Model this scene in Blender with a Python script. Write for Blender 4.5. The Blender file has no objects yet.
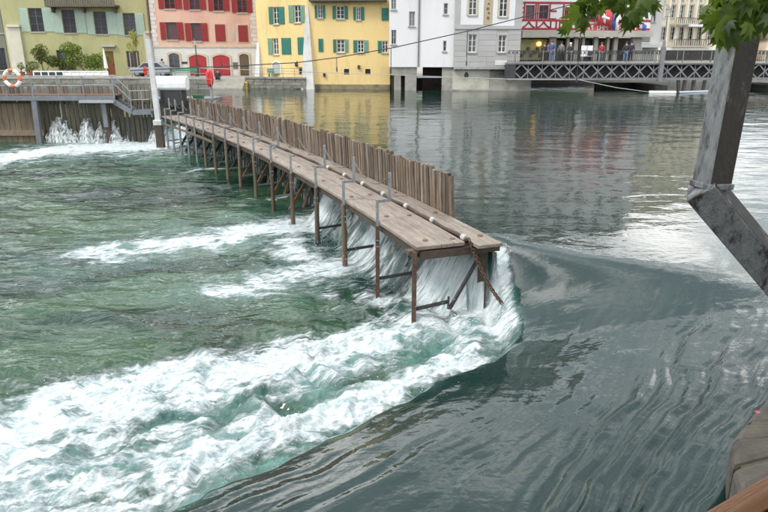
import bpy, math, random
import numpy as np
from mathutils import Vector, Matrix, Quaternion
random.seed(7)
R = math.radians
SC = bpy.context.scene
COL = SC.collection

# ------------------------------------------------------------------ camera, sky, sun, exposure
F_PX, HOR, CZ = 640.0, 52.0, 3.3          # focal length and horizon in photo pixels (768 x 512), eye height above the upper water
PITCH = math.atan((256 - HOR) / F_PX)
cam_d = bpy.data.cameras.new('camera')
cam_d.sensor_width = 36.0
cam_d.lens = 36.0 * F_PX / 768.0
cam_d.clip_start = 0.05
cam_d.clip_end = 6000
cam = bpy.data.objects.new('camera', cam_d)
COL.objects.link(cam)
cam.location = (0, 0, CZ)
cam.rotation_euler = (math.pi / 2 - PITCH, 0, 0)
SC.camera = cam

SUN_EL, SUN_AZ = R(52), R(-125)            # azimuth measured from +Y towards +X
wd = bpy.data.worlds.new('World')
SC.world = wd
wd.use_nodes = True
nt = wd.node_tree
nt.nodes.clear()
wo = nt.nodes.new('ShaderNodeOutputWorld')
bg = nt.nodes.new('ShaderNodeBackground')
sky = nt.nodes.new('ShaderNodeTexSky')
sky.sky_type = 'NISHITA'
sky.sun_disc = False
sky.sun_elevation = SUN_EL
sky.sun_rotation = SUN_AZ
sky.dust_density = 2.0
tc = nt.nodes.new('ShaderNodeTexCoord')
mp = nt.nodes.new('ShaderNodeMapping')
mp.inputs['Scale'].default_value = (1.6, 1.6, 3.6)
n1 = nt.nodes.new('ShaderNodeTexNoise')
n1.inputs['Scale'].default_value = 1.15
n1.inputs['Detail'].default_value = 7
n1.inputs['Roughness'].default_value = 0.55
n1.inputs['Distortion'].default_value = 0.5
cr = nt.nodes.new('ShaderNodeValToRGB')
cr.color_ramp.elements[0].position = 0.33
cr.color_ramp.elements[0].color = (3.2, 3.6, 4.2, 1)
cr.color_ramp.elements[1].position = 0.63
cr.color_ramp.elements[1].color = (25.0, 24.6, 23.8, 1)
e_ = cr.color_ramp.elements.new(0.49)
e_.color = (7.0, 7.4, 7.8, 1)
mx = nt.nodes.new('ShaderNodeMix')
mx.data_type = 'RGBA'
mx.inputs[0].default_value = 0.86
nt.links.new(tc.outputs['Generated'], mp.inputs['Vector'])
nt.links.new(mp.outputs[0], n1.inputs['Vector'])
nt.links.new(n1.outputs['Fac'], cr.inputs[0])
nt.links.new(sky.outputs[0], mx.inputs[6])
nt.links.new(cr.outputs[0], mx.inputs[7])
sx_ = nt.nodes.new('ShaderNodeSeparateXYZ')
nt.links.new(tc.outputs['Generated'], sx_.inputs[0])
gr = nt.nodes.new('ShaderNodeMapRange')          # overcast sky: brighter overhead than at the horizon
gr.inputs['From Min'].default_value = 0.0
gr.inputs['From Max'].default_value = 1.0
gr.inputs['To Min'].default_value = 0.95
gr.inputs['To Max'].default_value = 1.6
nt.links.new(sx_.outputs['Z'], gr.inputs['Value'])
ml = nt.nodes.new('ShaderNodeVectorMath')
ml.operation = 'SCALE'
nt.links.new(mx.outputs[2], ml.inputs[0])
nt.links.new(gr.outputs[0], ml.inputs['Scale'])
nt.links.new(ml.outputs[0], bg.inputs['Color'])
nt.links.new(bg.outputs[0], wo.inputs[0])
bg.inputs['Strength'].default_value = 0.15

sl = bpy.data.lights.new('sun', 'SUN')
sl.energy = 2.0
sl.angle = R(12)
sl.color = (1.0, 0.95, 0.88)
sun = bpy.data.objects.new('sun', sl)
COL.objects.link(sun)
sd = Vector((math.sin(SUN_AZ) * math.cos(SUN_EL), math.cos(SUN_AZ) * math.cos(SUN_EL), math.sin(SUN_EL)))
sun.rotation_euler = (-sd).to_track_quat('-Z', 'Y').to_euler()
sun.location = (0, 0, 60)
SC.view_settings.view_transform = 'Standard'
SC.view_settings.look = 'None'
SC.view_settings.exposure = 0.08
SC.view_settings.gamma = 1.0
SC.view_settings.use_curve_mapping = False
SC.cycles.use_denoising = True
SC.cycles.max_bounces = 7
SC.cycles.diffuse_bounces = 3
SC.cycles.glossy_bounces = 3
SC.cycles.transmission_bounces = 4
SC.cycles.caustics_reflective = False
SC.cycles.caustics_refractive = False

# ------------------------------------------------------------------ pixel -> place helpers
_c, _s = math.cos(PITCH), math.sin(PITCH)
def ray(x, y):
    u, v = (x - 384) / F_PX, (256 - y) / F_PX
    return Vector((u, _c + v * _s, v * _c - _s))
def G(x, y, z=0.0):                        # where a pixel's ray meets the level z
    r = ray(x, y)
    t = (z - CZ) / r.z
    return Vector((r.x * t, r.y * t, z))
def P(x, y, Y):                            # where a pixel's ray meets the upright plane at depth Y
    r = ray(x, y)
    t = Y / r.y
    return Vector((r.x * t, Y, CZ + r.z * t))
def pix(x, y, z):
    d = y * _c - (z - CZ) * _s
    return 384 + F_PX * x / d, 256 - F_PX * (y * _s + (z - CZ) * _c) / d

# ------------------------------------------------------------------ materials
MATS = {}
def nodes_of(m):
    t = m.node_tree
    return t, t.nodes, t.links
def mat(name, a, b=None, rough=0.8, scale=3.0, bump=0.0, bscale=None, metal=0.0, stretch=(1, 1, 1), vary=0.0,
        dirt=None, dscale=0.8, dpos=(0.5, 0.72), spec=0.5, detail=6, coord='Object'):
    if name in MATS:
        return MATS[name]
    m = bpy.data.materials.new(name)
    m.use_nodes = True
    t, N, L = nodes_of(m)
    pb = N['Principled BSDF']
    pb.inputs['Roughness'].default_value = rough
    pb.inputs['Metallic'].default_value = metal
    pb.inputs['Specular IOR Level'].default_value = spec
    if b is None:
        b = tuple(min(1, x * 0.78) for x in a)
    tcn = N.new('ShaderNodeTexCoord')
    mpn = N.new('ShaderNodeMapping')
    mpn.inputs['Scale'].default_value = stretch
    if coord == 'World':
        geo = N.new('ShaderNodeNewGeometry')
        L.new(geo.outputs['Position'], mpn.inputs['Vector'])
    else:
        L.new(tcn.outputs[coord], mpn.inputs['Vector'])
    vec = mpn.outputs[0]
    oi = None
    if vary > 0:
        oi = N.new('ShaderNodeObjectInfo')
        add = N.new('ShaderNodeVectorMath')
        add.operation = 'MULTIPLY_ADD'
        L.new(oi.outputs['Random'], add.inputs[0])
        add.inputs[1].default_value = (37.0, 53.0, 71.0)
        L.new(vec, add.inputs[2])
        vec = add.outputs[0]
    nz = N.new('ShaderNodeTexNoise')
    nz.inputs['Scale'].default_value = scale
    nz.inputs['Detail'].default_value = detail
    nz.inputs['Roughness'].default_value = 0.62
    L.new(vec, nz.inputs['Vector'])
    rp = N.new('ShaderNodeValToRGB')
    rp.color_ramp.elements[0].position = 0.3
    rp.color_ramp.elements[1].position = 0.7
    rp.color_ramp.elements[0].color = (*b, 1)
    rp.color_ramp.elements[1].color = (*a, 1)
    L.new(nz.outputs['Fac'], rp.inputs[0])
    out = rp.outputs[0]
    if dirt is not None:
        n2 = N.new('ShaderNodeTexNoise')
        n2.inputs['Scale'].default_value = dscale
        n2.inputs['Detail'].default_value = 8
        n2.inputs['Roughness'].default_value = 0.7
        L.new(vec, n2.inputs['Vector'])
        mr = N.new('ShaderNodeMapRange')
        mr.inputs['From Min'].default_value = dpos[0]
        mr.inputs['From Max'].default_value = dpos[1]
        L.new(n2.outputs['Fac'], mr.inputs['Value'])
        mxn = N.new('ShaderNodeMix')
        mxn.data_type = 'RGBA'
        L.new(mr.outputs[0], mxn.inputs[0])
        L.new(out, mxn.inputs[6])
        mxn.inputs[7].default_value = (*dirt, 1)
        out = mxn.outputs[2]
    if vary > 0:
        hs = N.new('ShaderNodeHueSaturation')
        mr2 = N.new('ShaderNodeMapRange')
        mr2.inputs['To Min'].default_value = 1 - vary
        mr2.inputs['To Max'].default_value = 1 + vary
        L.new(oi.outputs['Random'], mr2.inputs['Value'])
        L.new(mr2.outputs[0], hs.inputs['Value'])
        L.new(out, hs.inputs['Color'])
        out = hs.outputs[0]
    L.new(out, pb.inputs['Base Color'])
    if bump > 0:
        n3 = N.new('ShaderNodeTexNoise')
        n3.inputs['Scale'].default_value = bscale or scale * 3
        n3.inputs['Detail'].default_value = 6
        L.new(vec, n3.inputs['Vector'])
        bp = N.new('ShaderNodeBump')
        bp.inputs['Strength'].default_value = bump
        bp.inputs['Distance'].default_value = 0.02
        L.new(n3.outputs['Fac'], bp.inputs['Height'])
        L.new(bp.outputs[0], pb.inputs['Normal'])
    MATS[name] = m
    return m

def glass(name, col=(0.02, 0.025, 0.03)):
    if name in MATS:
        return MATS[name]
    m = mat(name, col, tuple(x * 1.6 + 0.004 for x in col), rough=0.06, scale=0.9, vary=0.7)
    return m

W_NEEDLE = mat('weathered_needle_wood', (0.20, 0.142, 0.094), (0.060, 0.045, 0.033), 0.85, 5, 0.8, 26, stretch=(5, 5, 0.5), vary=0.5,
               dirt=(0.24, 0.23, 0.21), dscale=1.6)
W_DECK = mat('worn_deck_wood', (0.30, 0.252, 0.208), (0.14, 0.115, 0.094), 0.72, 7, 0.6, 22, stretch=(6, 0.5, 6), vary=0.13,
             dirt=(0.085, 0.072, 0.06), dscale=1.5, dpos=(0.48, 0.72))
W_POST = mat('old_post_wood', (0.17, 0.128, 0.088), (0.07, 0.052, 0.037), 0.85, 5, 0.6, 25, stretch=(5, 5, 0.6), vary=0.25)
W_DARK = mat('wet_dark_wood', (0.075, 0.05, 0.032), (0.03, 0.021, 0.015), 0.6, 4, 0.6, 20, vary=0.2)
W_BROWN = mat('brown_brace_wood', (0.22, 0.125, 0.06), (0.09, 0.055, 0.03), 0.7, 4, 0.6, 20, vary=0.2)
STEEL = mat('galvanised_steel', (0.30, 0.32, 0.335), (0.19, 0.205, 0.215), 0.5, 9, 0.15, 30, metal=0.55, vary=0.12)
RUST = mat('rusty_iron', (0.115, 0.062, 0.038), (0.045, 0.029, 0.021), 0.85, 9, 0.5, 40)
DARKIRON = mat('dark_iron', (0.045, 0.043, 0.042), (0.022, 0.021, 0.02), 0.6, 8, 0.3, 30)
GREYPAINT = mat('grey_painted_steel', (0.37, 0.385, 0.40), (0.27, 0.285, 0.30), 0.5, 4, 0.12, 20, dirt=(0.16, 0.15, 0.14), dscale=2)
WHITEPAINT = mat('white_paint', (0.78, 0.79, 0.79), (0.66, 0.67, 0.67), 0.5, 3, 0.1, 20)

# ------------------------------------------------------------------ mesh helpers
class MB:
    def __init__(self):
        self.v, self.f = [], []
    def add(self, vs, fs):
        o = len(self.v)
        self.v += [tuple(v) for v in vs]
        self.f += [tuple(i + o for i in f) for f in fs]
        return self
    def box(self, c, s, rot=None):
        c = Vector(c)
        hx, hy, hz = s[0] / 2, s[1] / 2, s[2] / 2
        vs = [Vector((x, y, z)) for x in (-hx, hx) for y in (-hy, hy) for z in (-hz, hz)]
        if rot is not None:
            vs = [rot @ v for v in vs]
        return self.add([v + c for v in vs], [(0, 1, 3, 2), (4, 6, 7, 5), (0, 4, 5, 1), (2, 3, 7, 6), (0, 2, 6, 4), (1, 5, 7, 3)])
    def beam(self, p0, p1, w, h, up=(0, 0, 1), taper=1.0):
        p0, p1 = Vector(p0), Vector(p1)
        d = (p1 - p0).normalized()
        up = Vector(up)
        if abs(d.dot(up)) > 0.97:
            up = Vector((0, 1, 0)) if abs(d.y) < 0.9 else Vector((1, 0, 0))
        a = d.cross(up).normalized()
        b = a.cross(d).normalized()
        vs = []
        for p, k in ((p0, 1.0), (p1, taper)):
            for i, j in ((-1, -1), (1, -1), (1, 1), (-1, 1)):
                vs.append(p + a * (i * w / 2 * k) + b * (j * h / 2 * k))
        return self.add(vs, [(3, 2, 1, 0), (4, 5, 6, 7), (0, 1, 5, 4), (1, 2, 6, 5), (2, 3, 7, 6), (3, 0, 4, 7)])
    def tube(self, pts, r, n=8, cap=True):
        pts = [Vector(p) for p in pts]
        rs = r if isinstance(r, (list, tuple)) else [r] * len(pts)
        rings, o = [], len(self.v)
        prev = None
        for i, p in enumerate(pts):
            d = (pts[min(i + 1, len(pts) - 1)] - pts[max(i - 1, 0)]).normalized()
            if prev is None:
                a = d.cross(Vector((0.13, 0.31, 0.94)))
                if a.length < 0.05:
                    a = d.cross(Vector((1, 0, 0)))
            else:
                a = prev - d * prev.dot(d)
            a.normalize()
            prev = a
            b = d.cross(a)
            for k in range(n):
                t = 2 * math.pi * k / n
                self.v.append(tuple(p + (a * math.cos(t) + b * math.sin(t)) * rs[i]))
        for i in range(len(pts) - 1):
            for k in range(n):
                k2 = (k + 1) % n
                self.f.append((o + i * n + k, o + i * n + k2, o + (i + 1) * n + k2, o + (i + 1) * n + k))
        if cap:
            self.f.append(tuple(o + k for k in range(n))[::-1])
            self.f.append(tuple(o + (len(pts) - 1) * n + k for k in range(n)))
        return self
    def prism(self, poly, vec):
        poly = [Vector(p) for p in poly]
        vec = Vector(vec)
        n = len(poly)
        vs = poly + [p + vec for p in poly]
        fs = [tuple(range(n))[::-1], tuple(range(n, 2 * n))] + [(i, (i + 1) % n, n + (i + 1) % n, n + i) for i in range(n)]
        return self.add(vs, fs)
    def torus(self, c, Rm, r, ax, n=24, m=8, scale=1.0):
        ax = Vector(ax).normalized()
        a = ax.cross(Vector((0, 0, 1)))
        if a.length < 0.1:
            a = Vector((1, 0, 0))
        a.normalize()
        b = ax.cross(a)
        vs, fs = [], []
        for i in range(n):
            t = 2 * math.pi * i / n
            d = a * math.cos(t) + b * math.sin(t)
            for j in range(m):
                q = 2 * math.pi * j / m
                vs.append(Vector(c) + d * (Rm + r * math.cos(q)) + ax * (r * math.sin(q)))
        for i in range(n):
            for j in range(m):
                fs.append((i * m + j, ((i + 1) % n) * m + j, ((i + 1) % n) * m + (j + 1) % m, i * m + (j + 1) % m))
        return self.add(vs, fs)
    def mesh(self, name, m, origin=(0, 0, 0), smooth=False):
        o = Vector(origin)
        me = bpy.data.meshes.new(name)
        me.from_pydata([tuple(Vector(v) - o) for v in self.v], [], self.f)
        import bmesh
        bm = bmesh.new()
        bm.from_mesh(me)
        bmesh.ops.recalc_face_normals(bm, faces=bm.faces)
        bm.to_mesh(me)
        bm.free()
        if smooth:
            me.polygons.foreach_set('use_smooth', [True] * len(me.polygons))
        if m is not None:
            me.materials.append(m)
        return me
    def build(self, name, m, parent=None, origin=None, smooth=False, bevel=0):
        if origin is None:
            origin = WO[parent.name] if parent is not None else self.base()
        ob = link(name, self.mesh(name, m, origin, smooth), parent, origin)
        if bevel:
            b = ob.modifiers.new('bevel', 'BEVEL')
            b.width = bevel
            b.segments = 2
            b.limit_method = 'ANGLE'
        return ob
    def base(self):
        a = np.array(self.v)
        return Vector(((a[:, 0].min() + a[:, 0].max()) / 2, (a[:, 1].min() + a[:, 1].max()) / 2, a[:, 2].min()))
WO = {}
def link(name, data, parent=None, origin=(0, 0, 0), rot=None, scale=None):
    ob = bpy.data.objects.new(name, data)
    COL.objects.link(ob)
    o = Vector(origin)
    WO[ob.name] = o
    ob.location = o
    if parent is not None:
        ob.parent = parent
        ob.location = o - WO[parent.name]
    if rot is not None:
        ob.rotation_euler = rot
    if scale is not None:
        ob.scale = scale
    return ob
def tag(ob, label=None, cat=None, group=None, kind=None):
    if label:
        ob['label'] = label
    if cat:
        ob['category'] = cat
    if group:
        ob['group'] = group
    if kind:
        ob['kind'] = kind
    return ob
def thing(name, loc, label, cat, group=None):
    ob = link(name, None, None, loc)
    ob.empty_display_size = 0.2
    return tag(ob, label, cat, group)

# ------------------------------------------------------------------ numpy noise
def _hash(ix, iy, seed):
    h = (ix.astype(np.int64) * 374761393 + iy.astype(np.int64) * 668265263 + seed * 974634777) & 0xFFFFFFFF
    h = ((h ^ (h >> 13)) * 1274126177) & 0xFFFFFFFF
    return ((h ^ (h >> 16)) & 0xFFFF) / 65535.0
def perlin(x, y, seed=0):
    x0, y0 = np.floor(x), np.floor(y)
    fx, fy = x - x0, y - y0
    u, v = fx * fx * fx * (fx * (fx * 6 - 15) + 10), fy * fy * fy * (fy * (fy * 6 - 15) + 10)
    def g(i, j):
        a = _hash(x0 + i, y0 + j, seed) * 2 * np.pi
        return np.cos(a) * (fx - i) + np.sin(a) * (fy - j)
    a = g(0, 0) * (1 - u) + g(1, 0) * u
    b = g(0, 1) * (1 - u) + g(1, 1) * u
    return (a * (1 - v) + b * v) * 1.5
def fbm(x, y, oct=4, seed=0, gain=0.5):
    s, a = 0, 1.0
    for i in range(oct):
        s = s + a * perlin(x * 2 ** i + 17.3 * i, y * 2 ** i - 9.1 * i, seed + i)
        a *= gain
    return s
def billow(x, y, oct=4, seed=0, gain=0.5):
    s, a = 0, 1.0
    for i in range(oct):
        s = s + a * np.abs(perlin(x * 2 ** i + 11.3 * i, y * 2 ** i - 5.1 * i, seed + i))
        a *= gain
    return s
def sstep(a, b, x):
    t = np.clip((x - a) / (b - a), 0, 1)
    return t * t * (3 - 2 * t)
def seg_dist(X, Y, pts):
    """distance to a polyline, running parameter, and side (positive = left of travel)"""
    best = np.full(X.shape, 1e9)
    par = np.zeros(X.shape)
    side = np.zeros(X.shape)
    run = 0.0
    for i in range(len(pts) - 1):
        ax, ay = pts[i][0], pts[i][1]
        bx, by = pts[i + 1][0], pts[i + 1][1]
        dx, dy = bx - ax, by - ay
        ll = math.hypot(dx, dy)
        t = np.clip(((X - ax) * dx + (Y - ay) * dy) / ll ** 2, 0, 1)
        d = np.hypot(X - ax - t * dx, Y - ay - t * dy)
        s = dx * (Y - ay) - dy * (X - ax)
        m = d < best - 1e-9
        best = np.where(m, d, best)
        par = np.where(m, run + t * ll, par)
        side = np.where(m, np.sign(s), side)
        run += ll
    return best, par, side

# ------------------------------------------------------------------ the weir's line (downstream edge of its deck)
Z_DECK, Z_LOW = 0.30, -1.2
_q = [G(420, 247, Z_DECK), G(316, 186, Z_DECK), G(254, 149, Z_DECK), G(203, 129.5, Z_DECK), G(163, 116.5, Z_DECK)]
_k = np.polyfit([p.y for p in _q], [p.x for p in _q], 2)
Y_END = _q[0].y
def dam_x(y):
    return _k[0] * y * y + _k[1] * y + _k[2]
def dam_sl(y):
    return 2 * _k[0] * y + _k[1]
_ys = np.linspace(Y_END, _q[-1].y + 0.3, 600)
_xs = dam_x(_ys)
_al = np.concatenate([[0], np.cumsum(np.hypot(np.diff(_xs), np.diff(_ys)))])
DAM_LEN = float(_al[-1])
def dam_at(s, n=0.0, z=0.0):
    """point s metres from the near end, n metres upstream of the deck's downstream edge"""
    if s < 0:
        y = Y_END
        m = dam_sl(y)
        L = math.hypot(1, m)
        px_, py_ = dam_x(y) - m / L * (-s), y - (-s) / L
    else:
        y = float(np.interp(s, _al, _ys))
        m = dam_sl(y)
        L = math.hypot(1, m)
        px_, py_ = float(np.interp(s, _al, _xs)), y
    nx, ny = 1 / L, -m / L
    return Vector((px_ + nx * n, py_ + ny * n, z))
_pp = np.array([pix(x, y, Z_DECK)[0] for x, y in zip(_xs, _ys)])
def s_of_px(px):
    return float(np.interp(-px, -_pp, _al))
FRAMES = [s_of_px(p) for p in (417, 379, 345, 317, 292, 272, 254.5, 239, 226, 214, 204, 195, 187, 179.5, 172, 166)]

# ------------------------------------------------------------------ river: one sheet, upper pool, tongue, jump and lower basin
NC, NR = 800, 860
us = np.linspace(-1.0, 0.98, NC)
w_ = np.linspace(1 / 2.6, 1 / 420.0, NR - 130)
Yr = 1 / w_
Yr = np.concatenate([Yr[Yr < 9], np.geomspace(9.02, 420, NR - (Yr < 9).sum())])
# denser rows through the middle distance
UU, YY = np.meshgrid(us, Yr)
XX = UU * (YY + 0.6)
m_ = _k[1] + 2 * _k[0] * np.clip(YY, Y_END, 34)
xl = np.where(YY < Y_END, dam_x(Y_END) + dam_sl(Y_END) * (YY - Y_END), dam_x(np.clip(YY, Y_END, 60)))
LN = np.sqrt(1 + m_ ** 2)
NN = (XX - xl) / LN                                        # metres upstream of the deck edge
e0 = dam_at(0, 0)
tan0 = (dam_at(1.0, 0) - e0).normalized()
SS = (XX - e0.x) * tan0.x + (YY - e0.y) * tan0.y            # metres along from the near end
rag = fbm(XX * 1.3, YY * 1.3, 3, 3) * 0.18

J = [G(494, 236, -0.02), G(503, 262, -.2), G(513, 300, -.45), G(521, 340, -.7), G(490, 368, -.85), G(440, 395, -.95), G(370, 433, -.95),
     G(300, 468, -.95), G(235, 500, -.98), G(150, 545, -1), G(20, 620, -1)]
dJ, pJ, sJ = seg_dist(XX, YY, J)
sd_ = np.where((SS > 0.1) & (NN > 1.36), dJ, dJ * sJ)                                              # >0 : smooth tongue (left of the line's travel = camera side)
Ldrop = 0.7 + 6.3 * sstep(0.3, 3.6, pJ)
slope_all = -0.30 * sstep(12.5, 3.5, YY) * sstep(6, 1.5, XX - YY * 0.1)
drop = (1 - np.clip(sd_ / Ldrop, 0, 1)) ** 3.0
Ztongue = slope_all * (1 - drop) + (-0.74 * sstep(-0.2, 2.0, pJ)) * drop
inlow = np.where(SS > 0.0, NN < 1.32, sd_ < 0)
# dam face
bay = np.interp(SS, [0, 0.2, 1.6, 1.8, 7.8, 8.6, DAM_LEN], [0.5, .8, .95, 1.15, 1.15, .25, .2])  # run-out of the sheets under the deck
face = sstep(1.34, 1.34 - bay, NN)
Zdam = -1.22 * face
k_end = sstep(0.25, -0.15, SS)
Zup = Zdam * (1 - k_end) + Ztongue * k_end
# lower basin
U = [G(430, 262, -1.1), G(400, 290, -1.1), G(330, 318, -1.1), G(290, 330, -1.1), G(210, 340, -1.1), G(150, 346, -1.1), G(80, 358, -1.1), G(0, 375, -1.1), G(-120, 440, -1.1)]
dU, pU, sU = seg_dist(XX, YY, U)
inU = dU * sU                                              # >0 : towards the camera
flx, fly = XX * 0.55 + YY * 0.25, YY * 0.85 - XX * 0.42     # along / across the foam stream
wx = XX + 0.35 * fbm(XX * 0.9, YY * 0.9, 3, 21)
wy = YY + 0.35 * fbm(XX * 0.9 + 7, YY * 0.9, 3, 22)
main = sstep(-0.75, 1.05, inU + 0.65 * fbm(XX * 0.8, YY * 0.8, 4, 31)) * sstep(0.30, -0.55, sd_ + 0.35 * fbm(XX * 1.1, YY * 1.1, 4, 32))
def band(pts, w0, w1, z=-1.15):
    pp = [G(a, b, z) for a, b in pts]
    d, p, s = seg_dist(wx, wy, pp)
    tot = sum((pp[i + 1] - pp[i]).length for i in range(len(pp) - 1))
    t = p / tot
    w = w0 + (w1 - w0) * t
    return np.maximum(sstep(1.05, 0.05, d / w) * (1 - 0.3 * t), 0.56 * sstep(2.6, 0.3, d / w + 0.5 * t))
b2 = band([(345, 217), (310, 221), (262, 228), (205, 237), (150, 245), (95, 252)], 1.5, 1.5)
b3 = band([(450, 250), (400, 255), (345, 262), (290, 274), (225, 286)], 1.35, 1.0)
b4 = band([(222, 167), (200, 168), (172, 171)], 0.45, 0.3)
b4b = band([(300, 193), (270, 196), (240, 199)], 0.4, 0.2)
b5 = band([(172, 141), (140, 144), (90, 146), (60, 149), (30, 153), (-10, 160)], 4.6, 2.6)
b6 = band([(490, 318), (440, 308), (400, 300), (360, 292)], 1.15, 0.8)
hole = np.zeros_like(XX)
for hx, hy, rx_, ry_ in ((418, 353, .95, .28), (352, 372, .7, .22), (345, 290, .7, .2), (225, 412, .8, .2), (180, 425, .6, .2), (300, 405, .6, .2)):
    c_ = G(hx, hy, -1.1)
    ca, sa = math.cos(R(35)), math.sin(R(35))
    qx, qy = (wx - c_.x) * ca + (wy - c_.y) * sa, -(wx - c_.x) * sa + (wy - c_.y) * ca
    hole = np.maximum(hole, np.exp(-(qx / rx_) ** 2 - (qy / ry_) ** 2))
low_mask = np.where(SS > 0.1, sstep(1.38, 1.3, NN), sstep(0.25, -0.1, sd_)) * (YY < 34.6)
foam = np.maximum.reduce([main * (0.45 + 0.20 * sstep(3.2, 0.6, np.abs(SS + 0.8)) * sstep(1.5, -1.0, NN) + 0.16 * np.exp(-((sd_ + 0.75) / 0.4) ** 2) + 0.12 * np.exp(-((inU - 0.9) / 0.5) ** 2)), b2 * 0.86, b3 * 0.88, b4 * 0.72, b4b * 0.6, b5 * 0.95, b6 * 0.86])
strip = np.exp(-((NN + 0.75) / 1.0) ** 2) * sstep(0.3, 1.2, SS) * sstep(9.5, 6.5, SS) * np.clip(0.75 + 0.9 * fbm(XX * 0.7, YY * 0.7, 3, 99), 0, 1.2)
foam = np.maximum(foam, 0.56 * strip)
foam = foam * (1 - 0.75 * hole)
sheet = sstep(1.36, 1.25, NN) * sstep(-0.1, 0.35, NN) * (SS > 0.1) * (SS < 8.3)
fr_ = np.array(FRAMES)
dfr = np.min(np.abs(SS[..., None] - fr_[None, None, :6]), -1) if False else np.min(np.stack([np.abs(SS - f_) for f_ in FRAMES[:7]]), 0)
sheet = sheet * (0.10 + 0.90 * sstep(0.15, 0.55, dfr + 0.15 * fbm(SS * 3, NN * 1.5, 2, 98))) * np.interp(SS, [0, 1.3, 2.0, 7.0, 8.3], [.45, .6, 1.0, 1.0, .6])
foam = np.maximum(foam * low_mask, sheet * 0.45)
spill = np.exp(-((sd_ - 0.02) / 0.16) ** 2) * sstep(2.1, 0.9, pJ) * sstep(0.15, 0.5, pJ)
foam = np.maximum(foam, spill * 0.85)
fan = sstep(1.0, 1.5, pJ) * sstep(3.0, 2.2, pJ) * sstep(0.25, 0.0, sd_) * sstep(-1.3, -0.2, sd_)
foam = np.maximum(foam, fan * 0.74)
foam = np.maximum(foam, 0.30 * low_mask * sstep(0.0, 3.0, NN + 3.0) * (YY < 30) * (0.5 + fbm(XX * 0.5, YY * 0.5, 3, 77)))
foam = np.clip(foam, 0, 1)
aer = np.clip(np.maximum(main * sstep(0.1, 1.3, inU) * 0.95, np.maximum(b5, np.maximum(b2, b3)) * 0.6) * low_mask * (1 - 0.6 * hole) + fan * 0.5, 0, 1)
turb = np.clip(np.maximum.reduce([main * 1.0, b2 * 0.5, b3 * 0.6, b5 * 0.6, b6 * .8]), 0, 1)
bil = billow(wx * 0.9, wy * 1.1, 5, 41, 0.55) - 0.55
fine = billow(wx * 4.2, wy * 4.2, 3, 45, 0.6) - 0.5
lowz = -1.22 + 0.24 * main * sstep(3.5, 0.2, np.abs(sd_)) + turb * (0.20 * bil + 0.012 * fine)
lowz = lowz + (1 - turb) * (0.030 * fbm(XX * 1.0 + 3, YY * 2.0, 3, 51, 0.5)) + 0.05 * fbm(XX * 0.35, YY * 0.5, 2, 55)
ch1 = perlin(XX * 0.55 + 0.4 * fbm(XX * .5, YY * .5, 2, 93), YY * 1.35, 94)
ch2 = perlin(XX * 1.3 + 5, YY * 2.9 + 0.5 * fbm(XX * .8, YY * .8, 2, 95), 96)
lowz = lowz + (1 - 0.8 * turb) * (0.075 * np.clip(ch1 + .2, -.3, 2) ** 1 + 0.035 * ch2)
lowz = lowz - 0.16 * hole
Z = np.where(SS > 0.1, np.where(NN > 1.36, 0, np.maximum(Zdam, -3) * face + 0 * face), 0)
up_part = np.where((SS > 0.1) & (NN < 1.6), Zdam, Ztongue)
wlow = np.where(SS > 0.1, sstep(1.34 - 0.75 * bay, 1.34 - 1.25 * bay, NN), sstep(0.06, -0.30, sd_ + rag * 0.5))
wlow = wlow * (YY < 34.6)
upz = up_part * (YY < 34.6)
# flow lines of the tongue: a value that stays put along a streamline
_st = [([(505, 212), (522, 260), (528, 320), (492, 392), (420, 430), (330, 478), (250, 520)], 0.0),
       ([(560, 205), (572, 260), (560, 330), (520, 400), (450, 455), (380, 510)], 0.8),
       ([(622, 198), (630, 255), (612, 330), (560, 410), (500, 470), (460, 520)], 1.7),
       ([(682, 205), (692, 260), (662, 330), (612, 410), (560, 480), (535, 520)], 2.7),
       ([(745, 240), (730, 300), (690, 370), (650, 430), (600, 500)], 3.6),
       ([(800, 280), (775, 340), (730, 410), (690, 460), (655, 512)], 4.5),
       ([(900, 300), (850, 360), (800, 420), (750, 480), (720, 530)], 5.6)]
pts_, val_ = [], []
for pl, v_ in _st:
    for a, b in pl:
        g_ = G(a, b, -0.35)
        pts_.append((g_.x, g_.y)); val_.append(v_)
pts_, val_ = np.array(pts_), np.array(val_)
def _phi(r):
    return r ** 2 * np.log(r + 1e-6)
D_ = np.hypot(pts_[:, None, 0] - pts_[None, :, 0], pts_[:, None, 1] - pts_[None, :, 1])
n_ = len(pts_)
A_ = np.zeros((n_ + 3, n_ + 3))
A_[:n_, :n_] = _phi(D_) + np.eye(n_) * 0.6
A_[:n_, n_] = 1; A_[:n_, n_ + 1:] = pts_; A_[n_, :n_] = 1; A_[n_ + 1:, :n_] = pts_.T
co = np.linalg.solve(A_, np.concatenate([val_, [0, 0, 0]]))
PSI = co[n_] + co[n_ + 1] * XX + co[n_ + 2] * YY
near = YY < 30
Xn, Yn = XX[near], YY[near]
acc = np.zeros(Xn.shape)
for i in range(n_):
    acc += co[i] * _phi(np.hypot(Xn - pts_[i, 0], Yn - pts_[i, 1]))
PSI[near] += acc
PSI = np.where(YY < 16, PSI, np.clip(PSI, -4, 12))
ALONG = np.hypot(XX - 3.0, YY - 13.0)
tong = sstep(3.0, -0.6, SS) * sstep(17, 10, YY) * (1 - wlow)
warp = 0.22 * fbm(XX * 0.7, YY * 0.7, 3, 61)
st1 = perlin((PSI + warp) * 4.2, ALONG * 0.42, 63)
st2 = perlin((PSI + warp * .7) * 9.5, ALONG * 0.8, 64)
st3 = perlin((PSI + warp * .5) * 19.0, ALONG * 1.5, 65)
right = sstep(1.9, 3.3, PSI + 0.5 * fbm(XX * 0.5, YY * 0.5, 2, 68)) * sstep(9.5, 6.5, YY)
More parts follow.
